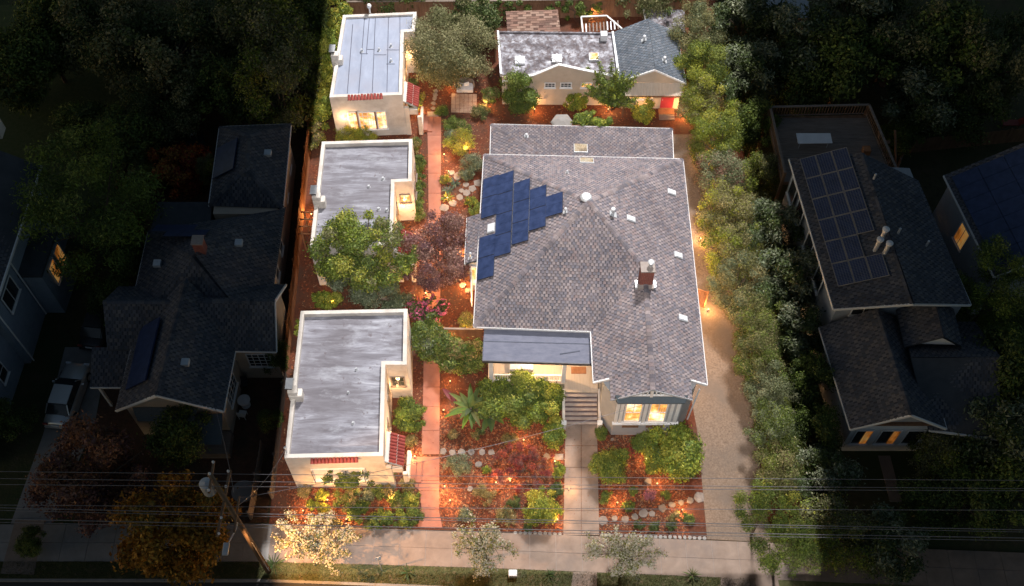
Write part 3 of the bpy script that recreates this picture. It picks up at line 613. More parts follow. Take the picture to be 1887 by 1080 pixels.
def white_bungalow(pp, zt, label, roofmat, par=.35, seams=False):
    P = [g(x, y, zt) for x, y in pp]; c = sum(P, Vector()) / len(P); t = thing('stucco_bungalow', (c.x, c.y, 0), label, 'house')
    out = [(p.x, p.y) for p in P]; inn = inset(out, .24); n = len(P); m = MB()
    zw = [zt + .0] * n
    m.prism(out, 0, zt - par - .12)
    for i in range(n):
        j = (i + 1) % n
        for a, b, za, zb in ((out[i], out[j], zt - par - .12, zt), ):
            m.poly([(*a, za), (*a, zb), (*b, zb), (*b, za)])
        m.poly([(*out[i], zt), (*inn[i], zt), (*inn[j], zt), (*out[j], zt)]); m.poly([(*inn[i], zt), (*inn[i], zt - par - .1), (*inn[j], zt - par - .1), (*inn[j], zt)])
    m.build('wall', 'stucco', t); gr = MB(); i2 = inset(out, .27)
    rf = MB().prism(inset(out, .242), zt - par - .115, zt - par).build('roof', roofmat, t)
    return t, P, rf
BP3 = [(524, 844), (706, 840), (710, 672), (749.5, 672), (751, 569), (554, 573)]
B3, P3, rf3 = white_bungalow(BP3, 4.45, 'white stucco flat-roofed bungalow nearest the street', 'membrane')
BP2 = [(570.6, 458), (723.5, 451), (727, 335.5), (758.6, 334), (760, 256), (593, 261)]
B2, P2, rf2 = white_bungalow(BP2, 4.4, 'white stucco flat-roofed bungalow in the middle of the row, behind the big tree', 'membrane')
BP1 = [(607, 179.4), (741, 174.6), (744, 59), (764, 58), (767.6, 21.7), (632, 27.7)]
B1, P1, rf1 = white_bungalow(BP1, 4.3, 'white stucco bungalow at the back with blue-grey seamed flat roof', 'blue_roof', .18)
for x0, y0, x1, y1 in ((672, 30, 661, 172), (692, 28, 686, 172), (716, 26, 713, 170), (737, 24, 737, 60), (650, 45, 640, 172), (681, 28, 675, 100)):
    a, b = g(x0, y0, 4.13), g(x1, y1, 4.13); MB().bar(a, b, .045, .02).build('seam', 'seam', rf1)
for x0, x1, y in ((663, 678, 99), (690, 712, 101), (712, 728, 118), (675, 690, 91), (712, 735, 92)): MB().bar(g(x0, y, 4.131), g(x1, y, 4.131), .04, .02).build('seam', 'seam', rf1)
def flat_pipe(px, py, z, rfo, r=.07, h=.25): return MB().lathe(g(px, py, z), [(r * 2, 0), (r * 1.2, .06), (r, h), (r * .7, h), (.005, h - .04)], 10).build('vent_pipe', 'pale_metal', rfo)
for x, y in ((721, 86), (721, 113), (699, 93), (667, 95)): flat_pipe(x, y, 4.12, rf1)
for x, y in ((657, 681), (651, 780), (642, 724)): flat_pipe(x, y, 4.1, rf3, .06, .18)
for x, y in ((680, 345), (698, 386), (713, 388), (706, 330)): flat_pipe(x, y, 4.05, rf2, .07, .2)
MB().lathe(g(682, 24, 4.3), [(.06, 0), (.06, .5), (.14, .55), (.17, .7), (.12, .84), (.005, .88)], 12).build('flue', 'white_trim', B1)
# a low swell down the middle of the coated roofs
for rfo, a, b, z in ((rf3, (636, 578), (622, 838), 4.1), (rf2, (680, 262), (660, 440), 4.05)):
    A_, B_ = g(*a, z), g(*b, z); s = Vector((1.1, 0, 0)); MB().poly([A_ - s, B_ - s, B_ + Vector((0, 0, .05)), A_ + Vector((0, 0, .05))]).poly([A_ + Vector((0, 0, .05)), B_ + Vector((0, 0, .05)), B_ + s, A_ + s]).build('roof_swell', 'membrane', rfo)
# front elevations
def wl(P, i=0, j=1): return Vector((P[i].x, P[i].y, 0)), Vector((P[j].x, P[j].y, 0))
A, B = wl(P3); fn = Vector((B.y - A.y, -(B.x - A.x), 0)).normalized()
a, b = onwall(573, 849, A, B), onwall(661, 846, A, B); tile_row(B3, a + fn * .26 + Vector((0, 0, .12)), b + fn * .26 + Vector((0, 0, .12)), .45)
w_ = window(B3, A, B, (580, 862, 672, 884), 'skylight_white', 'white_trim', 3, 1)
p, q = onwall(582, 886, A, B), onwall(668, 863, A, B)
for i in range(4): MB().tube(p + Vector(((q.x - p.x) * i / 3, (q.y - p.y) * i / 3, 0)) + fn * .14, Vector((p.x + (q.x - p.x) * i / 3, p.y + (q.y - p.y) * i / 3, q.z)) + fn * .14, .025).build('window_bar', 'dark_metal', w_)
A1, B1_ = wl(P1); f1 = Vector((B1_.y - A1.y, -(B1_.x - A1.x), 0)).normalized()
a, b = onwall(641, 183, A1, B1_), onwall(706, 180, A1, B1_); tile_row(B1, a + f1 * .26 + Vector((0, 0, .12)), b + f1 * .26 + Vector((0, 0, .12)), .45)
window(B1, A1, B1_, (645.5, 206, 661, 238), 'lit_window', 'white_trim', 2, 4); window(B1, A1, B1_, (664, 205, 694, 238), 'lit_window', 'white_trim', 4, 4); window(B1, A1, B1_, (697, 204, 711, 237), 'lit_window', 'white_trim', 2, 4)
for x in (661.2, 694.2):
    a, b = onwall(x, 238, A1, B1_), onwall(x + 2.6, 205, A1, B1_); MB().frame(a, Vector((.11, 0, 0)), f1 * .07, Vector((0, 0, b.z - a.z))).build('window_post', 'wood', B1)
# side bump windows facing the street
for P, Bn, bx, pane in ((P3, B3, (722, 694, 745, 711), 'glass_dark'), (P2, B2, (738, 357, 756, 373), 'lit_window')):
    A, B = wl(P, 2, 3); window(Bn, A, B, bx, pane, 'wood_grey', 2, 2)
# windows on the path side
for P, Bn, ys_ in ((P3, B3, (27.0, 29.3)), (P2, B2, (41.0, 43.0)), (P1, B1, (54.0, 56.3))):
    for y in ys_:
        e_ = (P[2] - P[1]); f = (y - P[1].y) / e_.y; x = P[1].x + e_.x * f; window_w(Bn, Vector((x, y, 1.4)), Vector((x + e_.x / e_.y * 1.2, y + 1.2, 2.9)), 'dim_amber' if Bn is not B1 else 'lit_window', 'wood_grey', 2, 1, .05)
for P, Bn in ((P2, B2), ):
    for y in (45.4, 47.0):
        e_ = P[4] - P[3]; x = P[3].x + e_.x * (y - P[3].y) / e_.y; window_w(Bn, Vector((x, y, 1.5)), Vector((x, y + .7, 2.7)), 'dim_amber', 'wood_grey', 1, 2, .05)
# entry porches: tiled hood, arch wing wall, steps
def entry(Bn, P, x0, y0, door=True):
    b = P[1]; e_ = Vector((0.03, 1, 0)).normalized(); s = Vector((1, 0, 0))
    o = Vector((b.x, b.y + y0, 0))
    hd = MB().poly([o + Vector((0, 0, 3.55)), o + Vector((.95, 0, 2.85)), o + Vector((.95, 1.9, 2.85)), o + Vector((0, 1.9, 3.55))]).poly([o + Vector((0, 1.9, 3.4)), o + Vector((.95, 1.9, 2.7)), o + Vector((.95, 0, 2.7)), o + Vector((0, 0, 3.4))]).build('entry_hood', 'stucco', Bn)
    for r in range(2):
        for i in range(9): piece('roof_tile', TILE, hd, o + Vector((1.0 - .42 * r, .1 + i * .21, 2.9 + .31 * r)), (.63, 0, math.pi / 2), (1, 1.1, 1))
    wv = MB(); wv.frame(o + Vector((0, -.16, 0)), (.35, 0, 0), (0, .22, 0), (0, 0, 3.0)); wv.frame(o + Vector((.9, -.16, 0)), (.3, 0, 0), (0, .22, 0), (0, 0, 2.0)); wv.frame(o + Vector((.35, -.16, 2.25)), (.62, 0, 0), (0, .22, 0), (0, 0, .55)); wv.frame(o + Vector((.98, .07, 0)), (.22, 0, 0), (0, 1.8, 0), (0, 0, .9)); wv.build('entry_arch', 'stucco', Bn, bevel=.05)
    d = MB().frame(o + Vector((.01, .5, .3)), (.06, 0, 0), (0, .95, 0), (0, 0, 2.1)).build('door', 'wood', Bn)
    for k in range(2): MB().frame(o + Vector((1.2 + k * .32, .1, 0)), (.32, 0, 0), (0, 1.4, 0), (0, 0, .3 - k * .14)).build('step', 'concrete_pink', Bn)
    return o
o3 = entry(B3, P3, 0, .05); o1 = entry(B1, P1, 0, .1); o2 = entry(B2, P2, 0, .1)
for Bn, P in ((B1, P1), (B2, P2), (B3, P3)): sconce(Bn, (P[1].x + .02, P[1].y + 2.3, 2.5), (1, 0, 0), 110); sconce(Bn, (P[2].x + .5, P[2].y - .02, 1.9), (0, -1, 0), 60)  # lamps added to warm the bungalow walls
sconce(B3, (P3[0].x + 3.9, P3[0].y + .09 - .02, 1.0), (0, -1, 0), 30); sconce(B1, (P1[0].x + .9, P1[0].y + .02, 2.2), (0, -1, 0), 70)  # also added, to warm the street-facing walls
# side chimneys
def side_chimney(Bn, px, py, zt, w=.8, d=.55, h=.9):
    c = g(px, py, zt); m = MB(); m.box((c.x, c.y, (zt + h * .4) / 2), (w, d, zt + h * .4)).box((c.x - .12, c.y, zt + h * .6), (w * .7, d * .9, h * .5)); ob = m.build('chimney', 'stucco', Bn, bevel=.07)
    MB().box((c.x - .28, c.y + .25, zt + h * .95), (.32, .6, .25)).build('chimney_hood', 'dark_metal', ob); MB().box((c.x - .28, c.y + .25, zt + h * 1.1), (.42, .7, .05)).build('chimney_cap', 'pale_metal', ob)
side_chimney(B3, 546, 728, 4.45); side_chimney(B2, 589, 372, 4.4); side_chimney(B1, 622, 112, 4.3)
# ================================================================== REAR COTTAGE
cot = thing('garage_cottage', (5.5, 57.5, 0), 'beige board-and-batten cottage with mottled flat roof and red door', 'cottage')
wallshell(cot, [(-.72, 55.45), (8.0, 55.35), (8.0, 59.6), (-.95, 59.75)], 0, 3.0, 'beige_wall'); wallshell(cot, [(8.0, 55.1), (12.4, 55.0), (12.1, 59.6), (8.0, 59.7)], 0, 2.95, 'beige_wall', 'gable_wall')
fr = MB().prism([(-.9, 55.55), (7.6, 55.45), (7.6, 59.55), (-1.1, 59.7)], 3.0, 3.1).build('flat_roof', 'mottled_roof', cot)
MB().bar((-.8, 55.4, 3.2), (-1.05, 59.75, 3.2), .14, .34).build('parapet', 'pale_metal', cot); MB().bar((-1.05, 59.75, 3.15), (7.7, 59.6, 3.15), .12, .2).build('parapet', 'mottled_roof', cot); MB().bar((7.72, 55.4, 3.25), (7.5, 59.6, 3.25), .14, .36).build('parapet', 'pale_metal', cot)
pg = [onwall(x, y, Vector((0, 55.4, 0)), Vector((1, 55.39, 0))) for x, y in ((926, 150), (985, 138), (1030, 119.5), (1072, 129), (1125, 140), (1178, 152))]
m = MB(); pts = [(p.x, p.z) for p in pg]
base = 2.55
for (xa, za), (xb, zb) in zip(pts[:-1], pts[1:]):
    m.poly([(xa, 55.32, base), (xb, 55.32, base), (xb, 55.32, zb), (xa, 55.32, za)]).poly([(xa, 55.46, base), (xa, 55.46, za), (xb, 55.46, zb), (xb, 55.46, base)]).poly([(xa, 55.32, za), (xb, 55.32, zb), (xb, 55.46, zb), (xa, 55.46, za)])
m.build('parapet_gable', 'beige_wall', cot)
for (xa, za), (xb, zb) in zip(pts[:-1], pts[1:]): MB().bar((xa, 55.38, za + .03), (xb, 55.38, zb + .03), .2, .06).build('coping', 'white_trim', cot)
PALB = [(.115, .135, .165), (.09, .112, .14), (.14, .155, .18), (.105, .12, .14)]
gE = 3.0
rg = roof(cot, [[(7.7, 54.95, gE), (10.22, 54.85, 4.35), (10.05, 59.95, 4.35), (7.5, 59.9, gE)], [(10.22, 54.85, 4.35), (12.6, 54.8, gE), (12.35, 59.8, gE), (10.05, 59.95, 4.35)]], PALB, name='gable_roof')
fascia(rg, [((7.7, 54.95, gE), (10.22, 54.85, 4.35)), ((10.22, 54.85, 4.35), (12.6, 54.8, gE))], th=.14, name='rake_board', w=.08); fascia(rg, [((12.6, 54.8, gE), (12.35, 59.8, gE))])
MB().poly([(8.0, 55.05, 2.95), (12.4, 54.97, 2.95), (10.22, 55.0, 4.2)]).build('gable_face', 'beige_wall', cot)
cn = MB()
for i in range(40):
    xa, xb = 8.1 + i * .11, 8.1 + (i + 1) * .11; za = .02 * (i % 2); zb = .02 * ((i + 1) % 2); cn.poly([(xa, 55.05, 2.78 + za), (xa, 54.2, 2.32 + za), (xb, 54.2, 2.32 + zb), (xb, 55.05, 2.78 + zb)])
cn.build('canopy', 'canopy_sheet', cot); MB().bar((8.1, 54.18, 2.28), (12.5, 54.14, 2.28), .06, .08).build('canopy_beam', 'wood', cot)
for x in (8.2, 12.4): MB().box((x, 54.2, 1.12), (.09, .09, 2.24)).build('canopy_post', 'wood', cot)
for i in range(9): MB().box((8.25 + i * .5, 55.03, 1.45), (.05, .03, 2.85)).build('batten', 'beige_wall', cot)
for i in range(14): MB().box((-.45 + i * .6, 55.40, 1.3), (.05, .04, 2.5)).build('batten', 'beige_wall', cot)
dr = MB().frame((11.05, 54.95, .18), (.95, 0, 0), (0, .06, 0), (0, 0, 2.05)).build('door', 'door_red', cot); MB().box((11.15, 54.93, 1.1), (.04, .05, .12)).build('handle', 'pale_metal', dr)
MB().frame((10.95, 54.4, 0), (1.15, 0, 0), (0, .55, 0), (0, 0, .16)).build('door_step', 'wood_orange', cot); MB().frame((10.95, 53.9, 0), (1.15, 0, 0), (0, .48, 0), (0, 0, .1)).build('door_step', 'concrete', cot)
A, B = Vector((-.72, 55.39, 0)), Vector((8.0, 55.3, 0))
for x0, x1, pn in ((1003, 1024, 'glass_dark'), (1032, 1054, 'glass_dark'), (1070, 1092, 'lit_window'), (1100, 1122, 'lit_window')): window(cot, A, B, (x0, 152, x1, 161), pn, 'white_trim', 3, 2)
window_w(cot, Vector((8.4, 55.02, 1.1)), Vector((10.4, 55.0, 2.1)), 'lit_window', 'white_trim', 4, 2)
for x, y in ((958, 113), (1026, 110)):
    p = g(x, y, 3.12); f = MB().box((p.x, p.y, 3.2), (.75, .75, .2)).build('skylight', 'pale_metal', fr, bevel=.02); MB().lathe((p.x, p.y, 3.302), [(.46, 0), (.4, .07), (.2, .12), (.005, .13)], 4).build('dome', 'skylight_white', f)
p = g(1094, 107, 3.12); f = MB().box((p.x, p.y, 3.2), (.7, .7, .2)).build('skylight', 'pale_metal', fr); MB().box((p.x, p.y, 3.32), (.6, .6, .04)).build('dome', 'lit_window', f)
p = g(1112, 72, 3.1); MB().box((p.x, p.y, 3.4), (.5, .5, .6)).build('roof_unit', 'skylight_white', fr, bevel=.03)
GP = ((7.7, 54.95, gE), (10.22, 54.85, 4.35), (7.5, 59.9, gE)); GQ = ((10.22, 54.85, 4.35), (12.6, 54.8, gE), (12.35, 59.8, gE))
pipe(1187, 74, GP, .08, .35, rg); pipe(1224, 113, GQ, .08, .35, rg)
# garden shed, pergola, roof beyond, fences
shed = thing('garden_shed', (1.6, 62, 0), 'brown-roofed wooden shed behind the cottage', 'shed')
S = [g(932, 21, 2.6), g(1028, 18, 2.6), g(1033, 58, 2.1), g(935, 62, 2.1)]
PALT = [(.20, .12, .095), (.25, .155, .12), (.17, .105, .085), (.28, .19, .15)]
roof(shed, [S], PALT, tw=.5, rh=.2, deck='wood'); wallshell(shed, inset([(p.x, p.y) for p in S], .15), 0, 2.05, 'wood')
fl = thing('rear_outbuilding', (13, 61.5, 0), 'flat mottled-roofed outbuilding in the back right corner', 'shed')
Q = [g(1186, 18, 2.6), g(1262, 18, 2.6), g(1262, 62, 2.6), g(1190, 45, 2.6)]; MB().prism([(p.x, p.y) for p in Q], 2.5, 2.62).build('roof', 'mottled_roof', fl); wallshell(fl, inset([(p.x, p.y) for p in Q], .1), 0, 2.5, 'grey_wall'); MB().bar(Q[0] + Vector((0, 0, .05)), Q[3] + Vector((0, 0, .05)), .1, .1).build('gutter', 'white_trim', fl)
pgl = thing('lattice_pergola', (6.5, 61.8, 0), 'lattice arbour with white top rails behind the cottage', 'pergola')
a, b, c, d = g(1071, 31, 2.2), g(1118, 29, 2.2), g(1146, 53, 2.2), g(1074, 60, 2.2)
for u_, v_ in ((a, b), (b, c), (a, d)): MB().bar(u_, v_, .1, .08).build('rail', 'white_trim', pgl)
for q in (a, b, c, d): MB().box((q.x, q.y, 1.08), (.1, .1, 2.16)).build('post', 'wood', pgl)
lt = MB()
for i in range(22):
    t = i / 22; p = a + (b - a) * t; lt.bar(p - Vector((0, 0, .1)), p + (b - a) * .08 - Vector((0, 0, 1.9)), .03, .015); lt.bar(p + (b - a) * .08 - Vector((0, .02, .1)), p - Vector((0, .02, 1.9)), .03, .015)
lt.build('lattice', 'wood_orange', pgl, kind='stuff')
for i in range(11): p = d + (c - d) * (i / 11); MB().bar(p, p + Vector((0, .9, 0)), .09, .04).build('slat', 'pale_metal' if i in (0, 1, 7, 8, 9) else 'wood_grey', pgl)
BOARD = {}
def fence(p, q, h, label, mat='wood', cap=None, bw=.19, name='board_fence'):
    p, q = Vector(p), Vector(q); t = thing(name, p, label, 'fence'); e = q - p; L = e.length; e.normalize(); n = Vector((e.y, -e.x, 0)); az = math.atan2(e.y, e.x); key = (round(h, 2), mat, bw)
    if key not in BOARD: BOARD[key] = MB().box((0, 0, h / 2), (bw - .012, .025, h)).mesh('board', mat)
    for i in range(int(L / bw)): piece('board', BOARD[key], t, p + e * (bw * (i + .5)) + Vector((0, 0, rng.uniform(.0, .03))), (rng.uniform(-.015, .015), 0, az))
    k = 0.0
    while k < L: MB().box((*(p + e * k - n * .07)[:2], h / 2 + .03), (.1, .1, h + .06), az).build('post', mat, t); k += 2.4
    MB().bar(p - n * .035 + Vector((0, 0, h * .8)), q - n * .035 + Vector((0, 0, h * .8)), .04, .09).build('rail', mat, t)
    if cap: MB().bar(p + Vector((0, 0, h + .05)), q + Vector((0, 0, h + .05)), .14, .04).build('cap_rail', cap, t)
    return t
fence((-14.35, 33.0, 0), (-14.75, 54.5, 0), 1.9, 'orange-brown board fence along the left side of the bungalows', 'wood_orange')
fence((-12.9, 64.3, 0), (-2.0, 64.4, 0), 1.9, 'weathered board fence behind the rear bungalow', 'wood', 'wood_grey')
fence((-2.0, 64.4, 0), (15.5, 64.8, 0), 1.9, 'brown board fence behind the shed and arbour', 'wood', 'wood_grey')
fence((-1.2, 59.9, 0), (-1.9, 64.3, 0), 1.8, 'short board fence between olive tree and shed', 'wood')
fence(g(818, 606, 1.6) - Vector((0, 0, 1.6)), g(890, 607, 1.6) - Vector((0, 0, 1.6)), 1.6, 'low board fence and gate beside the porch roof', 'wood_orange', 'wood_grey')
fence((-14.3, 24.2, 0), (-14.35, 32.5, 0), 1.2, 'low dark fence left of the street-side bungalow', 'wood_grey')
lg = thing('lattice_gate', g(1285, 560), 'diagonal lattice gate across the drive beside the house', 'gate')
p, q = Vector((11.15, 38.2, 0)), Vector((12.75, 37.6, 0)); m = MB()
for i in range(-9, 17):
    t = i / 16; a = p + (q - p) * min(max(t, 0), 1); z0 = 0.1 + max(0, -t) * 2.6; b = p + (q - p) * min(1, t + .7); z1 = .1 + (min(1, t + .7) - t) / .7 * 1.75
    if z1 - z0 > .1: m.bar(a + Vector((0, 0, z0)), b + Vector((0, 0, z1)), .035, .015); m.bar(p + q - a + Vector((0, .02, z0)), p + q - b + Vector((0, .02, z1)), .035, .015)
m.build('lattice', 'wood_orange', lg, kind='stuff')
for a in (p, q): MB().box((a.x, a.y, 1.0), (.1, .1, 2.0)).build('post', 'wood_orange', lg)
for z in (.1, 1.9): MB().bar(p + Vector((0, 0, z)), q + Vector((0, 0, z)), .06, .07).build('rail', 'wood_orange', lg)
# garden daybed with pillows
bn = thing('garden_bench', g(859, 166), 'wicker bench with curved back at the paved sitting corner', 'bench')
c = g(857, 166); MB().box((c.x, c.y, .25), (1.25, .75, .3)).build('seat', 'cushion', bn, bevel=.04); m = MB()
for i in range(12):
    a0, a1 = math.pi * (i / 12), math.pi * ((i + 1) / 12); m.bar((c.x + .7 * math.cos(a0), c.y + .05 + .5 * math.sin(a0), .5), (c.x + .7 * math.cos(a1), c.y + .05 + .5 * math.sin(a1), .5), .09, .55)
m.build('backrest', 'wood_grey', bn)
for dx, rz, nm in ((.12, .3, 'white square pillow propped at the centre of the wicker bench'), (-.38, -.5, 'pale grey pillow lying at the left end of the wicker bench')): MB().box((c.x + dx, c.y + .08, .56), (.42, .16, .32), rz).build('pillow', 'white_trim' if dx > 0 else 'cushion', label=nm, cat='pillow', bevel=.06)
# wooden trellis over the left fence by the middle bungalow
tr = thing('wood_arbour', g(580, 395), 'small orange timber arbour against the middle bungalow', 'arbour')
for x in (-14.1, -13.35):
    for y in (42.2, 43.8): MB().box((x, y, 1.1), (.1, .1, 2.2)).build('post', 'wood_orange', tr)
for y in (42.0, 42.6, 43.2, 43.8): MB().bar((-14.3, y, 2.25), (-13.2, y, 2.25), .06, .1).build('slat', 'wood_orange', tr)
# grey parasol-like cover behind the addition
tb = thing('patio_table', g(1035, 225), 'pale folded cover over a table behind the addition', 'table'); c = g(1036, 222, 1.2); MB().lathe((c.x, c.y, 0), [(.05, 0), (.05, 1.05), (.85, 1.0), (.75, 1.12), (.25, 1.4), (.01, 1.45)], 6).build('cover', 'concrete_dark', tb)
# steps at the rear bungalow garden, mailbox-like utility box on the verge
c = g(945, 1058, .2); MB().box((c.x, c.y, .25), (.5, .4, .35)).build('utility_box', 'pale_metal', label='pale grey utility box on the grass verge', cat='utility box', bevel=.03)
sg = thing('street_sign', g(700, 1047), 'small pale street sign on a thin post by the blossoming tree', 'sign'); b = g(704, 1052); MB().tube(b, b + Vector((0, 0, 2.3)), .03).build('post', 'pale_metal', sg); MB().frame(b + Vector((-.15, -.03, 1.85)), (.3, .1, 0), (0, .02, 0), (0, 0, .5)).build('sign_plate', 'skylight_white', sg)
# ================================================================== NEIGHBOURING HOUSES
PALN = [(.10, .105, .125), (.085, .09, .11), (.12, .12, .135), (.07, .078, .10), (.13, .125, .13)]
PALW = [tuple(c * 1.25 for c in (x[0], x[1] * .97, x[2] * .92)) for x in PALN]
V = Vector
def gable(parent, a0, a1, r0, r1, b0, b1, pal=PALN, name='roof'):   # left eave a0-a1, ridge r0-r1, right eave b0-b1 (0 = front)
    ro = roof(parent, [[a0, a1, r1, r0], [r0, r1, b1, b0]], pal, name=name, tw=.15, rh=.22); caps(ro, [(r0, r1)], pal)
    fascia(ro, [(a0, a1), (b0, b1), (a0, r0), (r0, b0)]); return ro
ln = thing('shingled_house', (-19.5, 38, 0), 'grey-shingled cross-gabled house left of the bungalows', 'house')
apx = V((-19.4, 36.9, 7.1))
hp = [V((-23.6, 32.7, 4.2)), V((-15.0, 32.5, 4.2)), V((-15.0, 42.6, 4.2)), V((-23.55, 40.9, 4.2))]; apr = V((-18.7, 38.0, 7.1))
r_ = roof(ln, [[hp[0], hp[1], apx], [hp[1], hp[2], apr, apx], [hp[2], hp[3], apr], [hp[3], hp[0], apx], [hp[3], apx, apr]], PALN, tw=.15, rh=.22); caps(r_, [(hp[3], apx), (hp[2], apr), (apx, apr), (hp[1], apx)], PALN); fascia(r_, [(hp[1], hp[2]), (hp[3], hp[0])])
wallshell(ln, [(-23.2, 32.9), (-15.4, 32.9), (-15.4, 42.4), (-23.2, 40.7)], 0, 4.1, 'beige_wall')
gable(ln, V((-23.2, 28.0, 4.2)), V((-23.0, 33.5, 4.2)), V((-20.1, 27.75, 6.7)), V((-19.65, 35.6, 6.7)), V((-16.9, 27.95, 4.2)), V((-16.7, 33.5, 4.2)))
wallshell(ln, [(-22.8, 28.4), (-17.3, 28.4), (-17.1, 33.5), (-22.7, 33.5)], 0, 4.1, 'beige_wall', 'wing_wall'); MB().poly([(-22.8, 28.38, 4.1), (-17.3, 28.38, 4.1), (-20.1, 28.38, 6.4)]).build('gable_face', 'beige_wall', ln)
# cross gable to the right: ridge runs left-right
r_ = roof(ln, [[(-17.2, 32.0, 4.2), (-14.25, 31.95, 4.2), (-14.25, 34.3, 6.2), (-19, 34.3, 6.2), (-19, 32.3, 4.2)], [(-19, 34.3, 6.2), (-14.25, 34.3, 6.2), (-14.2, 36.75, 4.2), (-19, 36.8, 4.2)]], PALN, name='cross_roof', tw=.15, rh=.22); caps(r_, [((-18.5, 34.3, 6.2), (-14.25, 34.3, 6.2))], PALN); fascia(r_, [((-16.7, 32.0, 4.2), (-14.25, 31.95, 4.2)), ((-14.25, 31.95, 4.2), (-14.25, 34.3, 6.2)), ((-14.25, 34.3, 6.2), (-14.2, 36.75, 4.2))])
wallshell(ln, [(-17.1, 32.35), (-14.6, 32.35), (-14.6, 36.4), (-17.1, 36.4)], 0, 4.1, 'beige_wall', 'wing_wall'); MB().poly([(-14.58, 32.4, 4.1), (-14.58, 36.4, 4.1), (-14.58, 34.3, 5.9)]).build('gable_face', 'beige_wall', ln)
# left cross gable and small porch roof
r_ = roof(ln, [[(-24.5, 32.1, 4.2), (-20, 32.1, 4.2), (-20, 34.3, 6.1), (-24.6, 34.3, 6.1)], [(-24.6, 34.3, 6.1), (-20, 34.3, 6.1), (-20, 36.6, 4.2), (-24.7, 36.6, 4.2)]], PALN, name='cross_roof', tw=.15, rh=.22); caps(r_, [((-24.6, 34.3, 6.1), (-20, 34.3, 6.1))], PALN)
wallshell(ln, [(-24.2, 32.5), (-22, 32.5), (-22, 36.2), (-24.2, 36.2)], 0, 4.1, 'beige_wall', 'wing_wall')
r_ = roof(ln, [[(-25.5, 30.1, 3.1), (-22.7, 30.1, 3.1), (-22.7, 32.3, 4.1), (-25.5, 32.3, 4.1)]], PALN, name='porch_roof', tw=.15, rh=.22); fascia(r_, [((-25.5, 30.1, 3.1), (-22.7, 30.1, 3.1))])
for x in (-25.2, -23.2): MB().box((x, 30.4, 1.5), (.15, .15, 3.0)).build('porch_post', 'white_trim', ln)
# rear wing, hipped, and flat roof
RW = [V((-19.95, 42.9, 4.2)), V((-15.05, 42.7, 4.2)), V((-15.3, 49.9, 4.2)), V((-20.2, 49.65, 4.2))]; k0, k1 = V((-17.35, 44.6, 6.0)), V((-17.5, 47.3, 6.0))
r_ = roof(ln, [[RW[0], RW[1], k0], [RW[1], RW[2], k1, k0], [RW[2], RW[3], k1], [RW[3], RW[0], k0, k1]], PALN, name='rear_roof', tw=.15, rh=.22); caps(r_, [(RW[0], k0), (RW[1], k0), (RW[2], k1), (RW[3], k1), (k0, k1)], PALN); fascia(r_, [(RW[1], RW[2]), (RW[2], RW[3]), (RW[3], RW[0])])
wallshell(ln, [(-19.6, 42.3), (-15.4, 42.3), (-15.6, 49.5), (-19.9, 49.3)], 0, 4.1, 'beige_wall', 'wing_wall')
MB().prism([(-23.5, 43.5), (-19.9, 43.5), (-19.7, 40.8), (-23.6, 41.0)], 0, 3.8).build('flat_roof', 'dark_flat', ln)
for a in ((345, 418), (375, 436)): c = V((-21.3 if a[0] == 345 else -20.3, 40.0 if a[0] == 345 else 39.2, 0)); z_ = 7.1 - (c.y - 38) * .72; MB().poly([(c.x - 1.3, c.y + .5, z_ - .25), (c.x + 1.3, c.y + .5, z_ - .25), (c.x + 1.3, c.y - .5, z_ + .45), (c.x - 1.3, c.y - .5, z_ + .45)]).build('solar_panel', 'solar_glass', ln)
MB().frame((-22.55, 29.0, 4.85), (1.5, 0, 1.25), (.12, 4.2, 0), (-.06, 0, .07)).build('solar_panel', 'solar_glass', ln); MB().frame((-19.9, 44.9, 4.45), (1.6, 0, 1.1), (-.05, 2.6, 0), (-.04, 0, .06)).build('solar_panel', 'solar_glass', ln)
MB().box((-18.9, 37.4, 7.3), (.6, .6, 1.6)).build('chimney', 'brick', ln); MB().box((-18.9, 37.4, 8.14), (.7, .7, .08)).build('chimney_cap', 'mortar', ln)
for x, y, z in ((-17.0, 38.6, 6.1), (-19.0, 30.2, 6.05), (-16.3, 46.5, 5.2), (-22.0, 37.4, 5.6)): MB().box((x, y, z), (.45, .45, .25)).build('roof_vent', 'pale_metal', ln)
window_w(ln, V((-16.4, 32.34, 1.6)), V((-14.9, 32.34, 3.2)), 'glass_dark', 'white_trim', 4, 4); window_w(ln, V((-17.25, 29.5, 1.4)), V((-17.15, 31.3, 3.3)), 'glass_dark', 'white_trim', 4, 4)
window_w(ln, V((-21.6, 28.38, 1.4)), V((-20.2, 28.38, 3.0)), 'glass_dark', 'white_trim', 3, 3); MB().poly([(-22.4, 28.36, 3.9), (-18.5, 28.36, 3.9), (-18.8, 27.7, 3.4), (-22.1, 27.7, 3.4)]).build('pent_roof', 'dark_shingle', ln)
MB().poly([(-19.4, 28.3, 3.2), (-17.2, 28.3, 3.2), (-17.2, 26.6, 2.5), (-19.4, 26.6, 2.5)]).build('entry_roof', 'dark_shingle', ln); MB().frame((-19.2, 26.8, 0), (2, 0, 0), (0, 1.5, 0), (0, 0, .7)).build('entry_step', 'wood_grey', ln)
for y in (38.5, 40.6, 45, 47.5): window_w(ln, V((-15.39 if y < 42 else -15.45 - (y - 42.3) * .028, y, 1.6)), V((-15.39 if y < 42 else -15.45 - (y - 41.3) * .028, y + .9, 3.1)), 'glass_dark', 'white_trim', 1, 2)
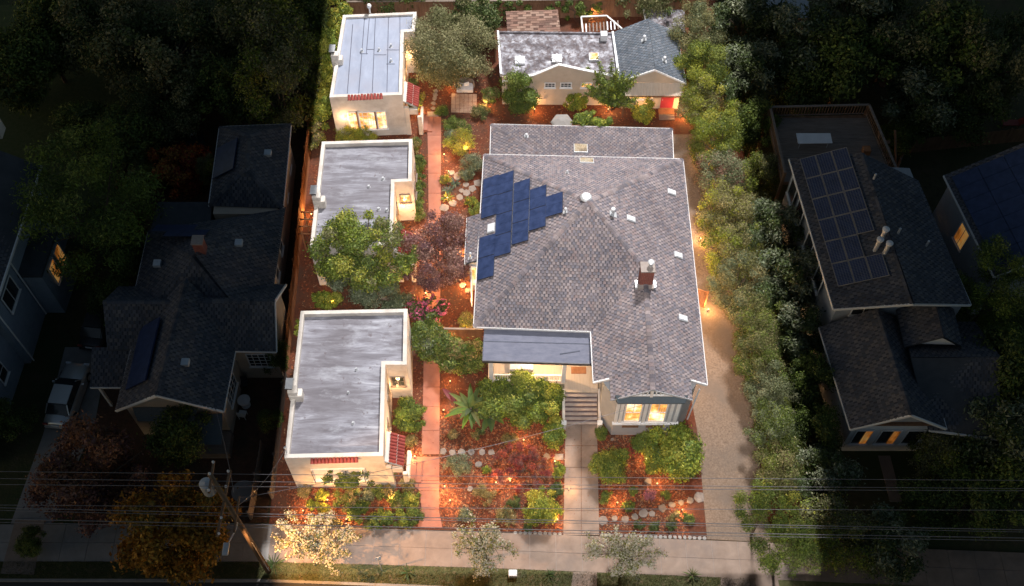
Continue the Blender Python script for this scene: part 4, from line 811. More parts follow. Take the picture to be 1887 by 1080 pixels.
# far-left painted house
fh = thing('painted_house', (-34, 38, 0), 'blue-grey painted two-storey house at the left edge of the picture', 'house')
gable(fh, V((-46, 30.5, 7)), V((-46.6, 45.5, 7)), V((-38, 30.7, 11)), V((-38.4, 45.3, 11)), V((-30.55, 33.0, 7)), V((-30.2, 44.0, 7)))
wallshell(fh, [(-44, 33), (-31.0, 33.4), (-30.7, 43.6), (-44, 44)], 0, 6.9, 'blue_wall')
gable(fh, V((-46, 24.5, 5.2)), V((-46, 33.4, 5.2)), V((-38, 24.5, 8.6)), V((-38, 33.4, 8.6)), V((-31.4, 25.6, 5.2)), V((-31.0, 33.2, 5.2)))
wallshell(fh, [(-44, 26), (-31.8, 26.3), (-31.4, 33.5), (-44, 33.3)], 0, 5.1, 'blue_wall', 'wing_wall'); wallshell(fh, [(-31.3, 37.2), (-29.6, 37.2), (-29.4, 40.3), (-31.3, 40.3)], 0, 4.6, 'blue_wall', 'bay_wall'); MB().prism([(-31.2, 37.0), (-29.4, 37.0), (-29.2, 40.5), (-31.2, 40.5)], 4.6, 4.85).build('bay_roof', 'dark_flat', fh)
for x, y, z0, z1, pn in ((-29.5, 38.0, 2.2, 4.0, 'lit_amber'), (-29.45, 39.2, 2.2, 4.0, 'lit_amber'), (-30.78, 42.2, 4.2, 5.9, 'dim_amber'), (-31.6, 28.8, 1.6, 3.4, 'glass_dark'), (-31.5, 31.0, 1.6, 3.4, 'glass_dark')): window_w(fh, V((x, y, z0)), V((x + .03, y + .95, z1)), pn, 'white_trim', 1, 2)
window_w(fh, V((-30.9, 34.6, 4.2)), V((-30.85, 36.4, 5.9)), 'glass_dark', 'white_trim', 2, 1); MB().box((-33.2, 46, 8.6), (.9, .9, 1.6)).build('chimney', 'stucco', fh)
for y in (33.5, 37.0): MB().tube((-30.75, y, 6.9), (-30.75, y, .2), .05).build('downspout', 'white_trim', fh)
# right neighbour: upper house with deck and solar, lower front house
rn = thing('solar_house', (22.5, 40, 0), 'tall house right of the hedge with roof deck, solar array and flues', 'house')
E0, E1, K0, K1, F0, F1 = V((19.1, 33.5, 6.6)), V((18.0, 44.9, 6.6)), V((23.05, 32.75, 8.4)), V((22.05, 43.9, 8.4)), V((27.3, 33.8, 6.6)), V((25.9, 43.0, 6.6))
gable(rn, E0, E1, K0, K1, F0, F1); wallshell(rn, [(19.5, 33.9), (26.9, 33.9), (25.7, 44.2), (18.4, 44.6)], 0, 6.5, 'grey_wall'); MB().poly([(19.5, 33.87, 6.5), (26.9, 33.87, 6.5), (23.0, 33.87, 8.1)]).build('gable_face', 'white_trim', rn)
window_w(rn, V((20.4, 33.88, 5.3)), V((21.9, 33.88, 6.3)), 'glass_dark', 'white_trim', 2, 1)
for y in (36, 38.5, 41, 42.8): window_w(rn, V((19.3 - (y + 1 - 33.9) * .103, y + 1.2, 4.2)), V((19.3 - (y - 33.9) * .103, y, 6.0)), 'glass_dark', 'white_trim', 1, 1)
up = (K0 - E0); sl_ = V((1, .0, 1.8 / 4.0)).normalized(); al = (E1 - E0).normalized(); n = al.cross(sl_) * -1; n = n if n.z > 0 else -n
spm = MB().frame((0, 0, 0), al * 1.6, sl_ * .98, n * .05).mesh('solar_panel', 'concrete_dark'); scm = MB().frame((0, 0, 0), al * .092, sl_ * .146, n * .004).mesh('solar_cell', 'solar_glass')
gm = MB()
for i in range(14):
    for j in range(6): gm.frame(al * (.04 + i * .109) + sl_ * (.04 + j * .152) + n * .052, al * .094, sl_ * .135, n * .006)
gme = gm.mesh('solar_cells', 'solar_glass')
o = onplane(1650, 512, E0, n) 
p0 = onplane(1545, 530, E0, n)
for i in range(6):
    for j in range(3):
        if j == 2 and i in (1,): continue
        f = piece('solar_panel', spm, rn, p0 + al * 1.63 * i + sl_ * 1.0 * j + n * .1); c_ = bpy.data.objects.new('solar_cells', gme); COL.objects.link(c_); c_.parent = f; OFF[c_.name] = OFF[f.name]
b = onplane(1612, 462, E0, n)
for dx, dy, h in ((0, 0, 1.1), (.45, -.35, 1.2), (.3, .45, 1.5)): q = MB().tube(b + V((dx, dy, -.3)), b + V((dx, dy, h)), .13, .13, 10).build('flue', 'pale_metal', rn); MB().lathe(b + V((dx, dy, h)), [(.2, 0), (.22, .12), (.1, .2), (.01, .21)], 10).build('flue_cowl', 'skylight_white', q)
for x, y in ((1610, 330), (1655, 430), (1707, 453)): q = onplane(x, y, K0, V((-(K0 - F0).z * 0 + .4, 0, 1)).normalized()) if x > 1640 else onplane(x, y, E0, n); MB().tube(q, q + V((0, 0, .5)), .07, .07, 8).build('vent_pipe', 'pale_metal', rn)
# deck
dk = [V((17.7, 50.4, 4.4)), V((24.5, 50.6, 4.4)), V((25.4, 44.6, 4.4)), V((17.95, 44.7, 4.4))]
dko = MB().prism([(p.x, p.y) for p in dk], 4.1, 4.36).build('deck_frame', 'wood', rn); i = 0
y = 44.75
while y < 50.3:
    f = (y - 44.7) / 5.8; xa, xb = 17.98 - .25 * f, 25.35 - .85 * f; MB().frame((xa, y, 4.362), (xb - xa, 0, 0), (0, .17, 0), (0, 0, .03)).build('plank', 'wood_grey', dko); y += .185
bal = MB().box((0, 0, .45), (.05, .05, .85)).mesh('baluster', 'wood')
for a, b in ((dk[3], dk[0]), (dk[0], dk[1]), (dk[1], dk[2])):
    rl = MB().bar(a + V((0, 0, 1.0)), b + V((0, 0, 1.0)), .16, .06).bar(a + V((0, 0, .12)), b + V((0, 0, .12)), .05, .08).build('deck_rail', 'wood_grey', dko); L_ = (b - a).length
    for k in range(int(L_ / .2)): piece('baluster', bal, rl, a + (b - a) * ((k + .5) * .2 / L_) + V((0, 0, .08)))
for p in dk: MB().box((p.x, p.y, 2.7), (.16, .16, 5.4)).build('deck_post', 'wood', dko)
tb = thing('folding_table', (20.2, 48.2, 4.39), 'white folding table standing on the roof deck', 'table'); A_ = [g(1467, 246, 5.1), g(1530, 246, 5.1), g(1534, 264, 5.1), g(1471, 265, 5.1)]; MB().prism([(p.x, p.y) for p in A_], 5.08, 5.13).build('tabletop', 'skylight_white', tb)
for p in inset([(p.x, p.y) for p in A_], .2): MB().tube((p.x, p.y, 4.39), (p.x, p.y, 5.08), .025).build('leg', 'pale_metal', tb)
c = g(1597, 276, 4.7); MB().box((c.x, c.y, 4.62), (.5, .5, .45)).build('planter_box', 'wood_orange', label='square orange planter box at the corner of the roof deck', cat='planter', bevel=.02)
st = thing('deck_stairs', (25.4, 46.5, 0), 'wooden staircase climbing to the roof deck', 'stairs')
for i in range(12): MB().frame((24.9 + i * .05, 48.2 - i * .3, 4.1 - i * .34), (1.0, 0, 0), (0, .3, 0), (0, 0, .05)).build('step', 'wood', st)
for x in (24.85, 25.95): MB().bar((x, 48.5, 5.2), (x + .6, 44.9, 1.2), .06, .25).build('handrail', 'wood', st)
# lower front house
r0 = gable(rn, V((19.6, 26.75, 4.3)), V((18.8, 33.6, 4.3)), V((22.4, 26.6, 6.5)), V((21.7, 33.6, 6.5)), V((25.15, 26.8, 4.3)), V((24.7, 33.6, 4.3)), name='front_roof')
wallshell(rn, [(20.1, 27.3), (24.8, 27.3), (24.4, 33.5), (19.3, 33.5)], 0, 4.2, 'white_trim', 'front_wall'); MB().poly([(20.1, 27.28, 4.2), (24.8, 27.28, 4.2), (22.4, 27.28, 6.1)]).build('gable_face', 'grey_wall', rn); MB().frame((20.0, 27.1, 4.0), (4.9, 0, 0), (0, .2, 0), (0, 0, .2)).build('band', 'wood', rn)
r_ = roof(rn, [[(24.3, 26.9, 3.9), (28.2, 26.3, 3.9), (28.4, 30.4, 6.3), (23.2, 30.4, 6.3)], [(23.2, 30.4, 6.3), (28.4, 30.4, 6.3), (28.6, 34.2, 3.9), (24, 34.2, 3.9)]], PALN, name='side_roof', tw=.15, rh=.22); fascia(r_, [((24.3, 26.9, 3.9), (28.2, 26.3, 3.9))]); wallshell(rn, [(24.5, 27.5), (27.8, 27.1), (28.1, 33.8), (24.5, 33.8)], 0, 3.8, 'grey_wall', 'side_wall')
MB().poly([(23.3, 31.5, 6.0), (26.3, 31.4, 6.0), (24.9, 31.4, 7.2)]).build('vent_gable', 'white_trim', rn); roof(rn, [[(23.1, 31.3, 5.95), (24.9, 31.2, 7.3), (24.9, 34, 7.3), (23.1, 34, 5.95)], [(24.9, 31.2, 7.3), (26.5, 31.3, 5.95), (26.5, 34, 5.95), (24.9, 34, 7.3)]], PALN, name='dormer_roof', tw=.15, rh=.22)
A, B = V((20.1, 27.27, 0)), V((24.8, 27.27, 0))
for a, b in ((20.35, 21.45), (21.85, 23.1), (23.4, 24.5)):
    w_ = window_w(rn, V((a, 27.26, 1.2)), V((b, 27.26, 3.1)), 'glass_dark', 'white_trim', 1, 1)
    if b < 24: MB().frame((b - .5, 27.2, 1.3), (.38, 0, 0), (0, .02, 0), (0, 0, 1.7)).build('curtain_gap', 'lit_amber', w_)
# far right house with dark solar roof
fr_ = thing('solar_cottage', (33, 40, 0), 'grey clapboard house with dark blue solar roof at the right edge', 'house')
rr = gable(fr_, V((29.75, 36.5, 5.5)), V((28.3, 44.4, 5.5)), V((35.2, 37.5, 8.3)), V((33.8, 45.4, 8.3)), V((40.5, 38.5, 5.5)), V((39, 46.4, 5.5))); wallshell(fr_, [(30.2, 37.0), (40, 38.8), (38.7, 46), (28.75, 44.1)], 0, 5.4, 'grey_wall')
e_ = (V((28.3, 44.4, 5.5)) - V((29.75, 36.5, 5.5))).normalized(); s_ = V((5.45, 1.0, 2.8)).normalized(); n2 = s_.cross(e_); n2 = n2 if n2.z > 0 else -n2
sp2 = MB().frame((0, 0, 0), e_ * 1.0, s_ * 1.64, n2 * .05).mesh('solar_panel', 'solar_glass')
for i in range(7):
    for j in range(3): piece('solar_panel', sp2, fr_, V((29.75, 36.5, 5.5)) + e_ * (.5 + 1.02 * i) + s_ * (.35 + 1.67 * j) + n2 * .1)
d_ = V((-1.45, 7.1, 0)).normalized(); q = V((30.2, 37.0, 0)) + d_ * 3.4; window_w(fr_, V((q.x, q.y, 2.6)) + d_ * 1.2, V((q.x, q.y, 4.4)), 'lit_amber', 'white_trim', 2, 1)
# a shed roof and a white wall glimpsed beyond
for px, py, w, d, h, lb in ((1545, 62, 2.6, 2.0, 2.2, 'pale shed roof among the dark trees at the top right'), (1450, 8, 3, 2, 2.6, 'pale flat roof at the top edge right of the lot'), (350, 95, 4, 2.5, 2.4, 'dark low shed under the spreading tree at the top left')):
    c = g(px, py, h); t = thing('back_shed', (c.x, c.y, 0), lb, 'shed'); wallshell(t, [(c.x - w / 2, c.y - d / 2), (c.x + w / 2, c.y - d / 2), (c.x + w / 2, c.y + d / 2), (c.x - w / 2, c.y + d / 2)], 0, h - .2, 'grey_wall'); MB().poly([(c.x - w / 2 - .2, c.y - d / 2 - .2, h - .25), (c.x + w / 2 + .2, c.y - d / 2 - .2, h - .25), (c.x + w / 2 + .2, c.y + d / 2 + .2, h + .2), (c.x - w / 2 - .2, c.y + d / 2 + .2, h + .2)]).build('roof', 'pale_metal' if px > 1000 else 'dark_flat', t)
# yard furniture of the neighbours
def round_table(px, py, r, h, lb, mat='pale_metal'):
    c = g(px, py, h); t = thing('round_table', (c.x, c.y, 0), lb, 'table'); MB().lathe((c.x, c.y, h - .04), [(r, 0), (r, .04), (.01, .045)], 20).build('tabletop', mat, t); MB().tube((c.x, c.y, 0), (c.x, c.y, h - .04), .04).build('leg', mat, t); MB().lathe((c.x, c.y, 0), [(.3, 0), (.28, .04), (.01, .05)], 12).build('base', mat, t)
def chair(px, py, rz, lb, mat='white_trim'):
    c = g(px, py); t = thing('garden_chair', (c.x, c.y, 0), lb, 'chair'); t.rotation_euler = (0, 0, rz); o = OFF[t.name]
    MB().box((c.x, c.y, .43), (.46, .46, .05)).build('seat', mat, t); MB().box((c.x, c.y + .22, .7), (.46, .04, .5)).build('backrest', mat, t)
    for sx in (-.2, .2):
        for sy in (-.2, .2): MB().box((c.x + sx, c.y + sy, .205), (.04, .04, .41)).build('leg', mat, t)
round_table(360, 268, .75, .72, 'dark round garden table in the left yard by the red maple', 'dark_metal'); chair(357, 252, .2, 'white garden chair beside the dark round table'); chair(372, 262, -1.2, 'dark garden chair tucked at the dark round table', 'dark_metal')
round_table(449, 737, .4, .72, 'white round bistro table in the side yard', 'white_trim'); chair(452, 712, .1, 'dark bistro chair behind the white round table', 'dark_metal'); chair(449, 768, 3.0, 'white bistro chair in front of the white round table')
round_table(1632, 143, .7, .74, 'brown round table in the dark right-hand garden', 'wood'); round_table(1610, 116, .45, .74, 'small blue-grey round table in the dark right-hand garden')
round_table(448, 905, .7, .55, 'grey round covered fire pit in the left front yard', 'concrete_dark')
for px, py, lb in ((283, 322, 'raised timber planter box at the back of the left yard'), (292, 348, 'raised timber planter box nearer the left house')): c = g(px, py); t = thing('raised_planter', (c.x, c.y, 0), lb, 'planter'); MB().box((c.x, c.y, .3), (1.1, .8, .6)).build('box', 'wood', t); MB().box((c.x, c.y, .61), (.95, .65, .03)).build('soil', 'soil', t)
fence((-27.5, 46.5, 0), (-24.5, 62, 0), 1.7, 'dark board fence along the back lawn at the left', 'wood'); fence((25.5, 44.5, 0), (28.3, 50.5, 0), 1.7, 'board fence between the two right-hand houses', 'wood_grey'); fence((29.0, 50.8, 0), (40, 52.2, 0), 1.5, 'dark fence behind the far right house', 'wood')
fence((-15.4, 22.9, 0), (-15.2, 27.5, 0), 1.3, 'grey wooden gate fence in the left front yard by the pole', 'wood_grey')
c = g(1860, 232); t = thing('lounge_chair', (c.x, c.y, 0), 'faded red lounge chair by the fence at the far right', 'chair'); MB().box((c.x, c.y, .35), (1.3, .55, .06)).build('seat', 'tile_red', t); MB().frame((c.x + .6, c.y - .27, .37), (.45, 0, .5), (0, .54, 0), (-.03, 0, .03)).build('backrest', 'tile_red', t)
for sx in (-.55, .55):
    for sy in (-.22, .22): MB().box((c.x + sx, c.y + sy, .16), (.05, .05, .32)).build('leg', 'wood', t)
# ------------------------------------------------------------------ cars
def car(c, az, L, W, paint, label):
    t = thing('sedan', (c.x, c.y, 0.02), label, 'car'); t.rotation_euler = (0, 0, az)
    prof = [(-.5, .35, .45), (-.49, .72, .46), (-.36, .9, .48), (-.3, .93, .48), (.12, .95, .5), (.2, .93, .5), (.45, .84, .47), (.5, .6, .42), (.49, .33, .42)]
    def loft(sections, n=9):
        m = MB(); i0 = 0
        for (x, w, z0, z1) in sections:
            m.v += [(x * L, -w * W, z0), (x * L, -w * W * 1.02, z0 + (z1 - z0) * .55), (x * L, -w * W * .86, z1), (x * L, w * W * .86, z1), (x * L, w * W * 1.02, z0 + (z1 - z0) * .55), (x * L, w * W, z0)]
        k = len(sections)
        for j in range(k - 1):
            for q in range(5): m.f.append((j * 6 + q, j * 6 + q + 1, (j + 1) * 6 + q + 1, (j + 1) * 6 + q)[::-1]); m.c.append(None)
        m.f.append(tuple(range(6))); m.f.append(tuple(range((k - 1) * 6 + 5, (k - 1) * 6 - 1, -1))); m.c += [None, None]; return m
    def add(m, nm, mt, sm=False, par=None):
        me = m.mesh(nm, mt, (0, 0, 0), sm); o = bpy.data.objects.new(nm, me); COL.objects.link(o); o.parent = par or t; OFF[o.name] = OFF[t.name]; return o
    b = add(loft([(-.5, .40, .3, .62), (-.485, .46, .25, .84), (-.44, .49, .22, .93), (-.3, .5, .2, .95), (.1, .5, .2, .95), (.25, .5, .2, .92), (.42, .47, .22, .8), (.485, .43, .25, .68), (.5, .38, .3, .55)]), 'body', paint, True)
    bm2 = b.modifiers.new('Subdivision', 'SUBSURF'); bm2.levels = 1; bm2.render_levels = 2
    cb = add(loft([(-.36, .42, .9, .95), (-.25, .42, .9, 1.36), (-.1, .42, .9, 1.43), (.05, .42, .9, 1.40), (.2, .42, .88, .95)]), 'cabin_glass', 'glass_dark', False)
    add(MB().frame((-.24 * L, -.34 * W, 1.385), (.285 * L, 0, .03), (0, .68 * W, 0), (0, 0, .055)), 'roof_panel', paint, False)
    for sx in (-.25, .12):
        for sy in (-1, 1): add(MB().bar((sx * L, sy * .355 * W, 1.4), (sx * L + (-.1 if sx < 0 else .08) * L, sy * .42 * W, .93), .06, .06), 'pillar', paint)
    for sx in (-.31, .31):
        for sy in (-1, 1):
            w = add(MB().tube((sx * L, sy * (.5 * W - .2), .32), (sx * L, sy * (.5 * W + .01), .32), .32, .32, 18), 'wheel', 'rubber'); add(MB().tube((sx * L, sy * (.5 * W), .32), (sx * L, sy * (.5 * W + .02), .32), .2, .2, 12), 'rim', 'pale_metal', False, w)
    for sy in (-1, 1):
        add(MB().box((-.49 * L, sy * .36 * W, .74), (.08, .3, .16)), 'tail_light', 'tile_red'); add(MB().box((.475 * L, sy * .34 * W, .64), (.1, .34, .13)), 'headlight', 'skylight_white'); add(MB().box((.13 * L, sy * (.5 * W + .07), .95), (.12, .16, .12)), 'mirror', paint)
    add(MB().box((-.5 * L, 0, .45), (.1, W * .84, .16)), 'bumper', paint); add(MB().box((-.505 * L, 0, .7), (.03, .5, .13)), 'number_plate', 'white_trim')
c0 = (g(114, 775) + g(152, 685)) / 2
car(V((-27.9, 30.9, 0)), R(84), 4.5, 1.75, 'car_silver', 'silver sedan parked in the drive between the left houses'); car(V((-26.9, 36.3, 0)), R(83), 4.3, 1.72, 'car_dark', 'dark car parked ahead of the silver sedan')
# ------------------------------------------------------------------ utility pole, lamp and wires
pb = V((-14.05, 19.73, 0)); pole = thing('utility_pole', pb, 'leaning-looking wooden utility pole at the kerb with transformer and street lamp', 'utility pole')
MB().tube(pb, pb + V((0, 0, 14.5)), .17, .12, 12).build('post', 'pole_wood', pole, smooth=True)
MB().bar(pb + V((-.1, -1.9, 11.4)), pb + V((.05, 1.5, 11.4)), .12, .14).build('crossarm', 'pole_wood', pole); MB().bar(pb + V((0, -.8, 14.2)), pb + V((0, .8, 14.2)), .1, .12).build('crossarm', 'pole_wood', pole); MB().bar(pb + V((.1, -.9, 9.2)), pb + V((.1, 1.0, 9.2)), .1, .12).build('crossarm', 'pole_wood', pole)
for y, z in ((-.7, 14.32), (0, 14.6), (.7, 14.32), (-1.8, 11.55), (-1, 11.55), (.6, 11.55), (1.4, 11.55)): MB().lathe(pb + V((0, y, z - .08)), [(.05, 0), (.07, .05), (.04, .09), (.06, .13), (.01, .17)], 8).build('insulator', 'skylight_white', pole)
MB().lathe(pb + V((-.5, .05, 12.3)), [(.3, 0), (.33, .06), (.33, .95), (.3, 1.02), (.08, 1.08), (.01, 1.1)], 16).build('transformer', 'pale_metal', pole, smooth=False); MB().bar(pb + V((-.3, .05, 12.8)), pb + V((0, .02, 12.8)), .1, .12).build('bracket', 'dark_metal', pole)
MB().path([pb + V((0, 0, 8.4)), pb + V((.1, -.6, 8.9)), pb + V((-.2, -1.5, 9.0))], .035).build('lamp_arm', 'pale_metal', pole); hd = MB().box((pb.x - .25, pb.y - 1.7, 9.0), (.3, .65, .14)).build('lamp_head', 'pale_metal', pole, bevel=.04); MB().box((pb.x - .25, pb.y - 1.75, 8.92), (.22, .4, .03)).build('lens', 'lamp_lens', hd)
for i in range(14): MB().bar(pb + V((.1, -.1, .9 + i * .35)), pb + V((.22, -.22, .9 + i * .35)), .03, .03).build('step_bolt', 'dark_metal', pole)
SL = bpy.data.lights.new('street_lamp', 'SPOT'); SL.energy = 12000; SL.color = (1, .5, .19); SL.spot_size = R(74); SL.spot_blend = .55; SL.shadow_soft_size = .12
slo = bpy.data.objects.new('street_lamp_light', SL); COL.objects.link(slo); slo.parent = pole; slo.location = V((-.25, -1.75, 8.85)); slo.rotation_euler = (V((-7.2, 21.4, 0)) - (pb + V((-.25, -1.75, 8.85)))).to_track_quat('-Z', 'Y').to_euler()
wires = [((0, 867), (1887, 886), .5, 'highest'), ((0, 880), (1887, 901), .0, 'second highest'), ((0, 891), (1887, 905), -.5, 'third highest'), ((0, 929), (1887, 941), -.3, 'fourth highest'), ((0, 934), (1887, 977), .3, 'fifth highest'), ((0, 939), (1887, 981), .0, 'sixth highest'), ((0, 955), (1887, 992), -.5, 'second lowest'), ((0, 961), (1887, 997), -.9, 'lowest')]
for (x0, y0), (x1, y1), dy, rank in wires:
    A_ = onplane(x0, y0, V((0, 19.7 + dy, 0)), V((.02, 1, 0))); B_ = onplane(x1, y1, V((0, 19.2 + dy, 0)), V((.02, 1, 0))); d = (B_ - A_); pts = []
    for i in range(25):
        t = -.35 + 1.7 * i / 24; pts.append(A_ + d * t + V((0, 0, .35 * (t - .25) ** 2 - .15)))
    MB().path(pts, .014 if rank not in ('fifth highest', 'second lowest') else .022, 5).build('utility_wire', 'wire_metal', label='%s of the street-side utility wires crossing the front gardens' % rank, cat='wire', group='utility wires along the street')
def drop(a, b, sag, lb, r=.013):
    pts = [a + (b - a) * (i / 14) - V((0, 0, sag * 4 * (i / 14) * (1 - i / 14))) for i in range(15)]; MB().path(pts, r, 5).build('service_wire', 'wire_metal', label=lb, cat='wire')
drop(pb + V((.1, .5, 9.2)), P3[0] + V((.1, .3, .5)), .6, 'service wire sagging from the pole to the street-side bungalow'); drop(pb + V((.1, .9, 9.2)), V((8.8, 28.3, 5.2)), .9, 'service wire from the pole across the front garden to the main house'); drop(pb + V((-.2, 1.2, 9.2)), V((-17.3, 28.0, 4.5)), .5, 'service wire from the pole to the left neighbour')
m = MB().tube(P3[0] + V((.12, .3, -.4)), P3[0] + V((.12, .3, .7)), .03).lathe(P3[0] + V((.12, .3, .7)), [(.06, 0), (.07, .08), (.01, .14)], 8).build('service_mast', 'pale_metal', B3)
# ================================================================== VEGETATION
def leafmesh(name, lobes, n, size, pal, seed, asp=.5, flat=.0, up=.35, fl=None, shell=.5, stem=None):
    r = np.random.default_rng(seed); lobes = np.asarray(lobes, float); w = lobes[:, 3] ** 2; k = r.choice(len(lobes), n, p=w / w.sum())
    d = r.normal(size=(n, 3)); d /= np.linalg.norm(d, axis=1)[:, None]; sh = shell * .6; rad = lobes[k, 3] * (sh + (1.06 - sh) * r.random(n) ** .55) * np.exp(r.normal(size=n) * .2)
    c = lobes[k, :3] + d * rad[:, None] * np.array([1, 1, .8]); c += r.normal(size=(n, 3)) * size * .3; c[:, 2] = np.maximum(c[:, 2], .05)
    nn = d * .7 + r.normal(size=(n, 3)) * .55 + np.array([0, 0, up]); nn /= np.linalg.norm(nn, axis=1)[:, None]
    t = np.cross(nn, r.normal(size=(n, 3))); t /= np.linalg.norm(t, axis=1)[:, None]; b = np.cross(nn, t)
    size = size * 1.3; L = size * r.uniform(.55, 1.35, n); t = t * (L / 2)[:, None]; b = b * (L * asp / 2)[:, None]
    P = np.array(pal) * np.array([1.8, 1.7, 1.45]); tone = r.integers(0, len(P), len(lobes)); pick = np.where(r.random(n) < .6, tone[k], r.integers(0, len(P), n))
    col = P[pick] * r.uniform(.55, 1.5, (n, 1))
    if fl is not None:
        m = (r.random(n) < fl[0]) & (d[:, 2] > -.3); col[m] = np.array(fl[1]) * r.uniform(.8, 1.1, (m.sum(), 1)); t[m] *= fl[2] if len(fl) > 2 else 1; b[m] = b[m] / asp * .8 * (fl[2] if len(fl) > 2 else 1); c[m] += d[m] * size * .5
    return quadmesh(name, np.stack([c - t, c - b * 1.0 + t * .1, c + t, c + b * 1.0 + t * .1], 1), col, 'leaf')
def crown_lobes(rx, ry, rz, zc, n, seed, lr=.42, hollow=.55):
    r = np.random.default_rng(seed + 99); out = []
    lr = lr * .86
    for i in range(int(n * 1.7)):
        d = r.normal(size=3); d /= np.linalg.norm(d); f = (hollow if i % 3 else .1) + (1 - hollow) * r.random(); q = lr * r.uniform(.5, 1.45)
        f2 = max(.05, 1 - q * .85) * f ** .5
        out.append((d[0] * rx * f2, d[1] * ry * f2, zc + d[2] * rz * f2, q * min(rx, ry, rz * 1.3)))
    o = np.array(out)
    for ax, R_ in ((0, rx), (1, ry), (2, rz)):      # stretch so that the lobes just fill the crown's radii
        c0 = zc if ax == 2 else 0; ext = np.percentile(np.abs(o[:, ax] - c0) + o[:, 3] * (.8 if ax == 2 else 1), 88); o[:, ax] = c0 + (o[:, ax] - c0) * min(1.45, max(.6, (R_ * 1.06 - np.median(o[:, 3]) * .9) / max(.05, ext - np.median(o[:, 3]))))
    return [tuple(x) for x in o]
def trunkmesh(lobes, zc, r0, seed, n=9, lean=0):
    r = random.Random(seed); m = MB(); top = V((lean * .3, 0, zc * .55)); m.tube((0, 0, -.05), top * .5, r0, r0 * .8, 8, False); m.tube(top * .5, top, r0 * .8, r0 * .6, 8, False)
    for l in r.sample(lobes, min(n, len(lobes))):
        e = V(l[:3]); mid = top.lerp(e, .5) + V((r.uniform(-.2, .2), r.uniform(-.2, .2), .15)); m.tube(top, mid, r0 * .5, r0 * .28, 6, False); m.tube(mid, e, r0 * .28, r0 * .1, 5, False)
    return m
GREEN = [(.055, .085, .02), (.075, .11, .028), (.045, .07, .022), (.095, .125, .035)]
DARKG = [(.035, .055, .02), (.05, .072, .026), (.028, .045, .018), (.06, .08, .03)]
OLIVE = [(.11, .115, .065), (.085, .095, .05), (.14, .14, .085), (.07, .08, .042)]
GREYG = [(.10, .125, .09), (.075, .10, .07), (.13, .15, .115), (.06, .08, .05)]
YELG = [(.19, .19, .03), (.13, .155, .028), (.24, .22, .04), (.09, .12, .025)]
LIME = [(.15, .18, .03), (.10, .14, .025), (.20, .21, .045), (.075, .105, .02)]
PURP = [(.075, .04, .045), (.10, .055, .058), (.055, .03, .038), (.12, .075, .07)]
REDM = [(.15, .03, .03), (.11, .025, .03), (.19, .05, .035), (.09, .04, .03)]
RUST = [(.14, .07, .045), (.11, .055, .04), (.17, .09, .05), (.08, .05, .03)]
AUT = [(.20, .105, .016), (.17, .08, .011), (.23, .14, .027), (.09, .07, .018)]
DRYG = [(.14, .12, .06), (.11, .10, .045), (.18, .15, .085), (.08, .085, .035)]
WHITE = (.52, .49, .38); PINK = (.62, .15, .27)
NSEED = [100]
CACHE = {}
def plant(px, py, zc, rx, ry, rz, pal, n, size, label, cat='shrub', name='shrub', lobes=14, lr=.42, asp=.5, fl=None, up=.35, trunk=None, shell=.5, hollow=.55, key=None, group=None, dx=0):
    """crown centre seen at pixel (px, py), zc metres above the ground; radii in metres"""
    c = g(px, py, zc); NSEED[0] += 1; s = NSEED[0]; t = thing(name, (c.x, c.y, 0), label, cat, group)
    if key and key in CACHE:
        cm_, tm_, R0 = CACHE[key]; rs = random.Random(s); t.rotation_euler = (0, 0, rs.uniform(0, 6.28)); t.scale = (rx / R0[0], ry / R0[0], rz / R0[1])
    else:
        lb = crown_lobes(rx, ry, rz, zc, lobes, s, lr, hollow); cm_ = leafmesh('crown', lb, n, size, pal, s, asp, fl=fl, up=up, shell=shell)
        r0 = trunk if trunk else max(.03, min(rx, rz) * .07); tm_ = trunkmesh(lb, zc, r0, s).mesh('trunk', 'bark')
        if key: CACHE[key] = (cm_, tm_, (rx, rz))
    put('trunk', tm_, t); put('crown' if cat == 'tree' else 'foliage', cm_, t); return t
T = dict(cat='tree', name='tree')
# ---- trees on the lot
plant(833, 88, 3.3, 3.0, 2.8, 2.5, OLIVE, 52000, .13, 'broad grey-green olive tree beside the rear bungalow', lobes=34, lr=.34, asp=.35, trunk=.22, **T)
plant(880, 28, 3.0, 1.7, 1.5, 2.0, DARKG + OLIVE[:1], 12000, .16, 'dark evergreen tree behind the olive tree', lobes=16, **T)
plant(940, 12, 1.2, 2.2, .6, 1.0, GREEN + DARKG, 7000, .14, 'row of dark green hedge behind the brown shed', 'hedge', 'hedge', 14)
plant(1060, 12, 1.2, 2.6, .6, 1.0, GREEN, 7000, .14, 'rambling green hedge behind the lattice arbour', 'hedge', 'hedge', 14)
plant(616, 42, 3.2, 1.2, 1.5, 2.2, YELG, 13000, .15, 'bright yellow-green tree at the top left corner of the lot', lobes=18, lr=.36, **T)
plant(609, 100, 3.0, 1.1, 1.4, 2.2, LIME, 12000, .15, 'leafy lime-green tree left of the rear bungalow chimney', lobes=18, lr=.36, **T)
plant(600, 150, 2.6, 1.0, 1.2, 1.8, YELG, 10000, .15, 'yellowish tree left of the rear bungalow front corner', lobes=16, lr=.36, **T)
plant(591, 205, 1.8, .8, 1.0, 1.4, LIME + YELG, 8000, .14, 'slender yellow-green tree beside the left fence', lobes=12, **T)
plant(580, 252, 1.2, .55, 1.2, 1.0, DRYG + LIME, 4500, .12, 'thin straggly shrub between left fence and middle bungalow')
plant(668, 462, 4.3, 2.75, 2.2, 2.1, GREEN + LIME + OLIVE[:1], 42000, .13, 'large rounded green tree covering the front of the middle bungalow', lobes=44, lr=.27, trunk=.2, hollow=.7, **T)
plant(700, 540, 1.6, 2.1, 1.1, 1.3, GREYG, 20000, .13, 'grey-green spreading shrub between the front and middle bungalows', lobes=24, lr=.36, asp=.35)
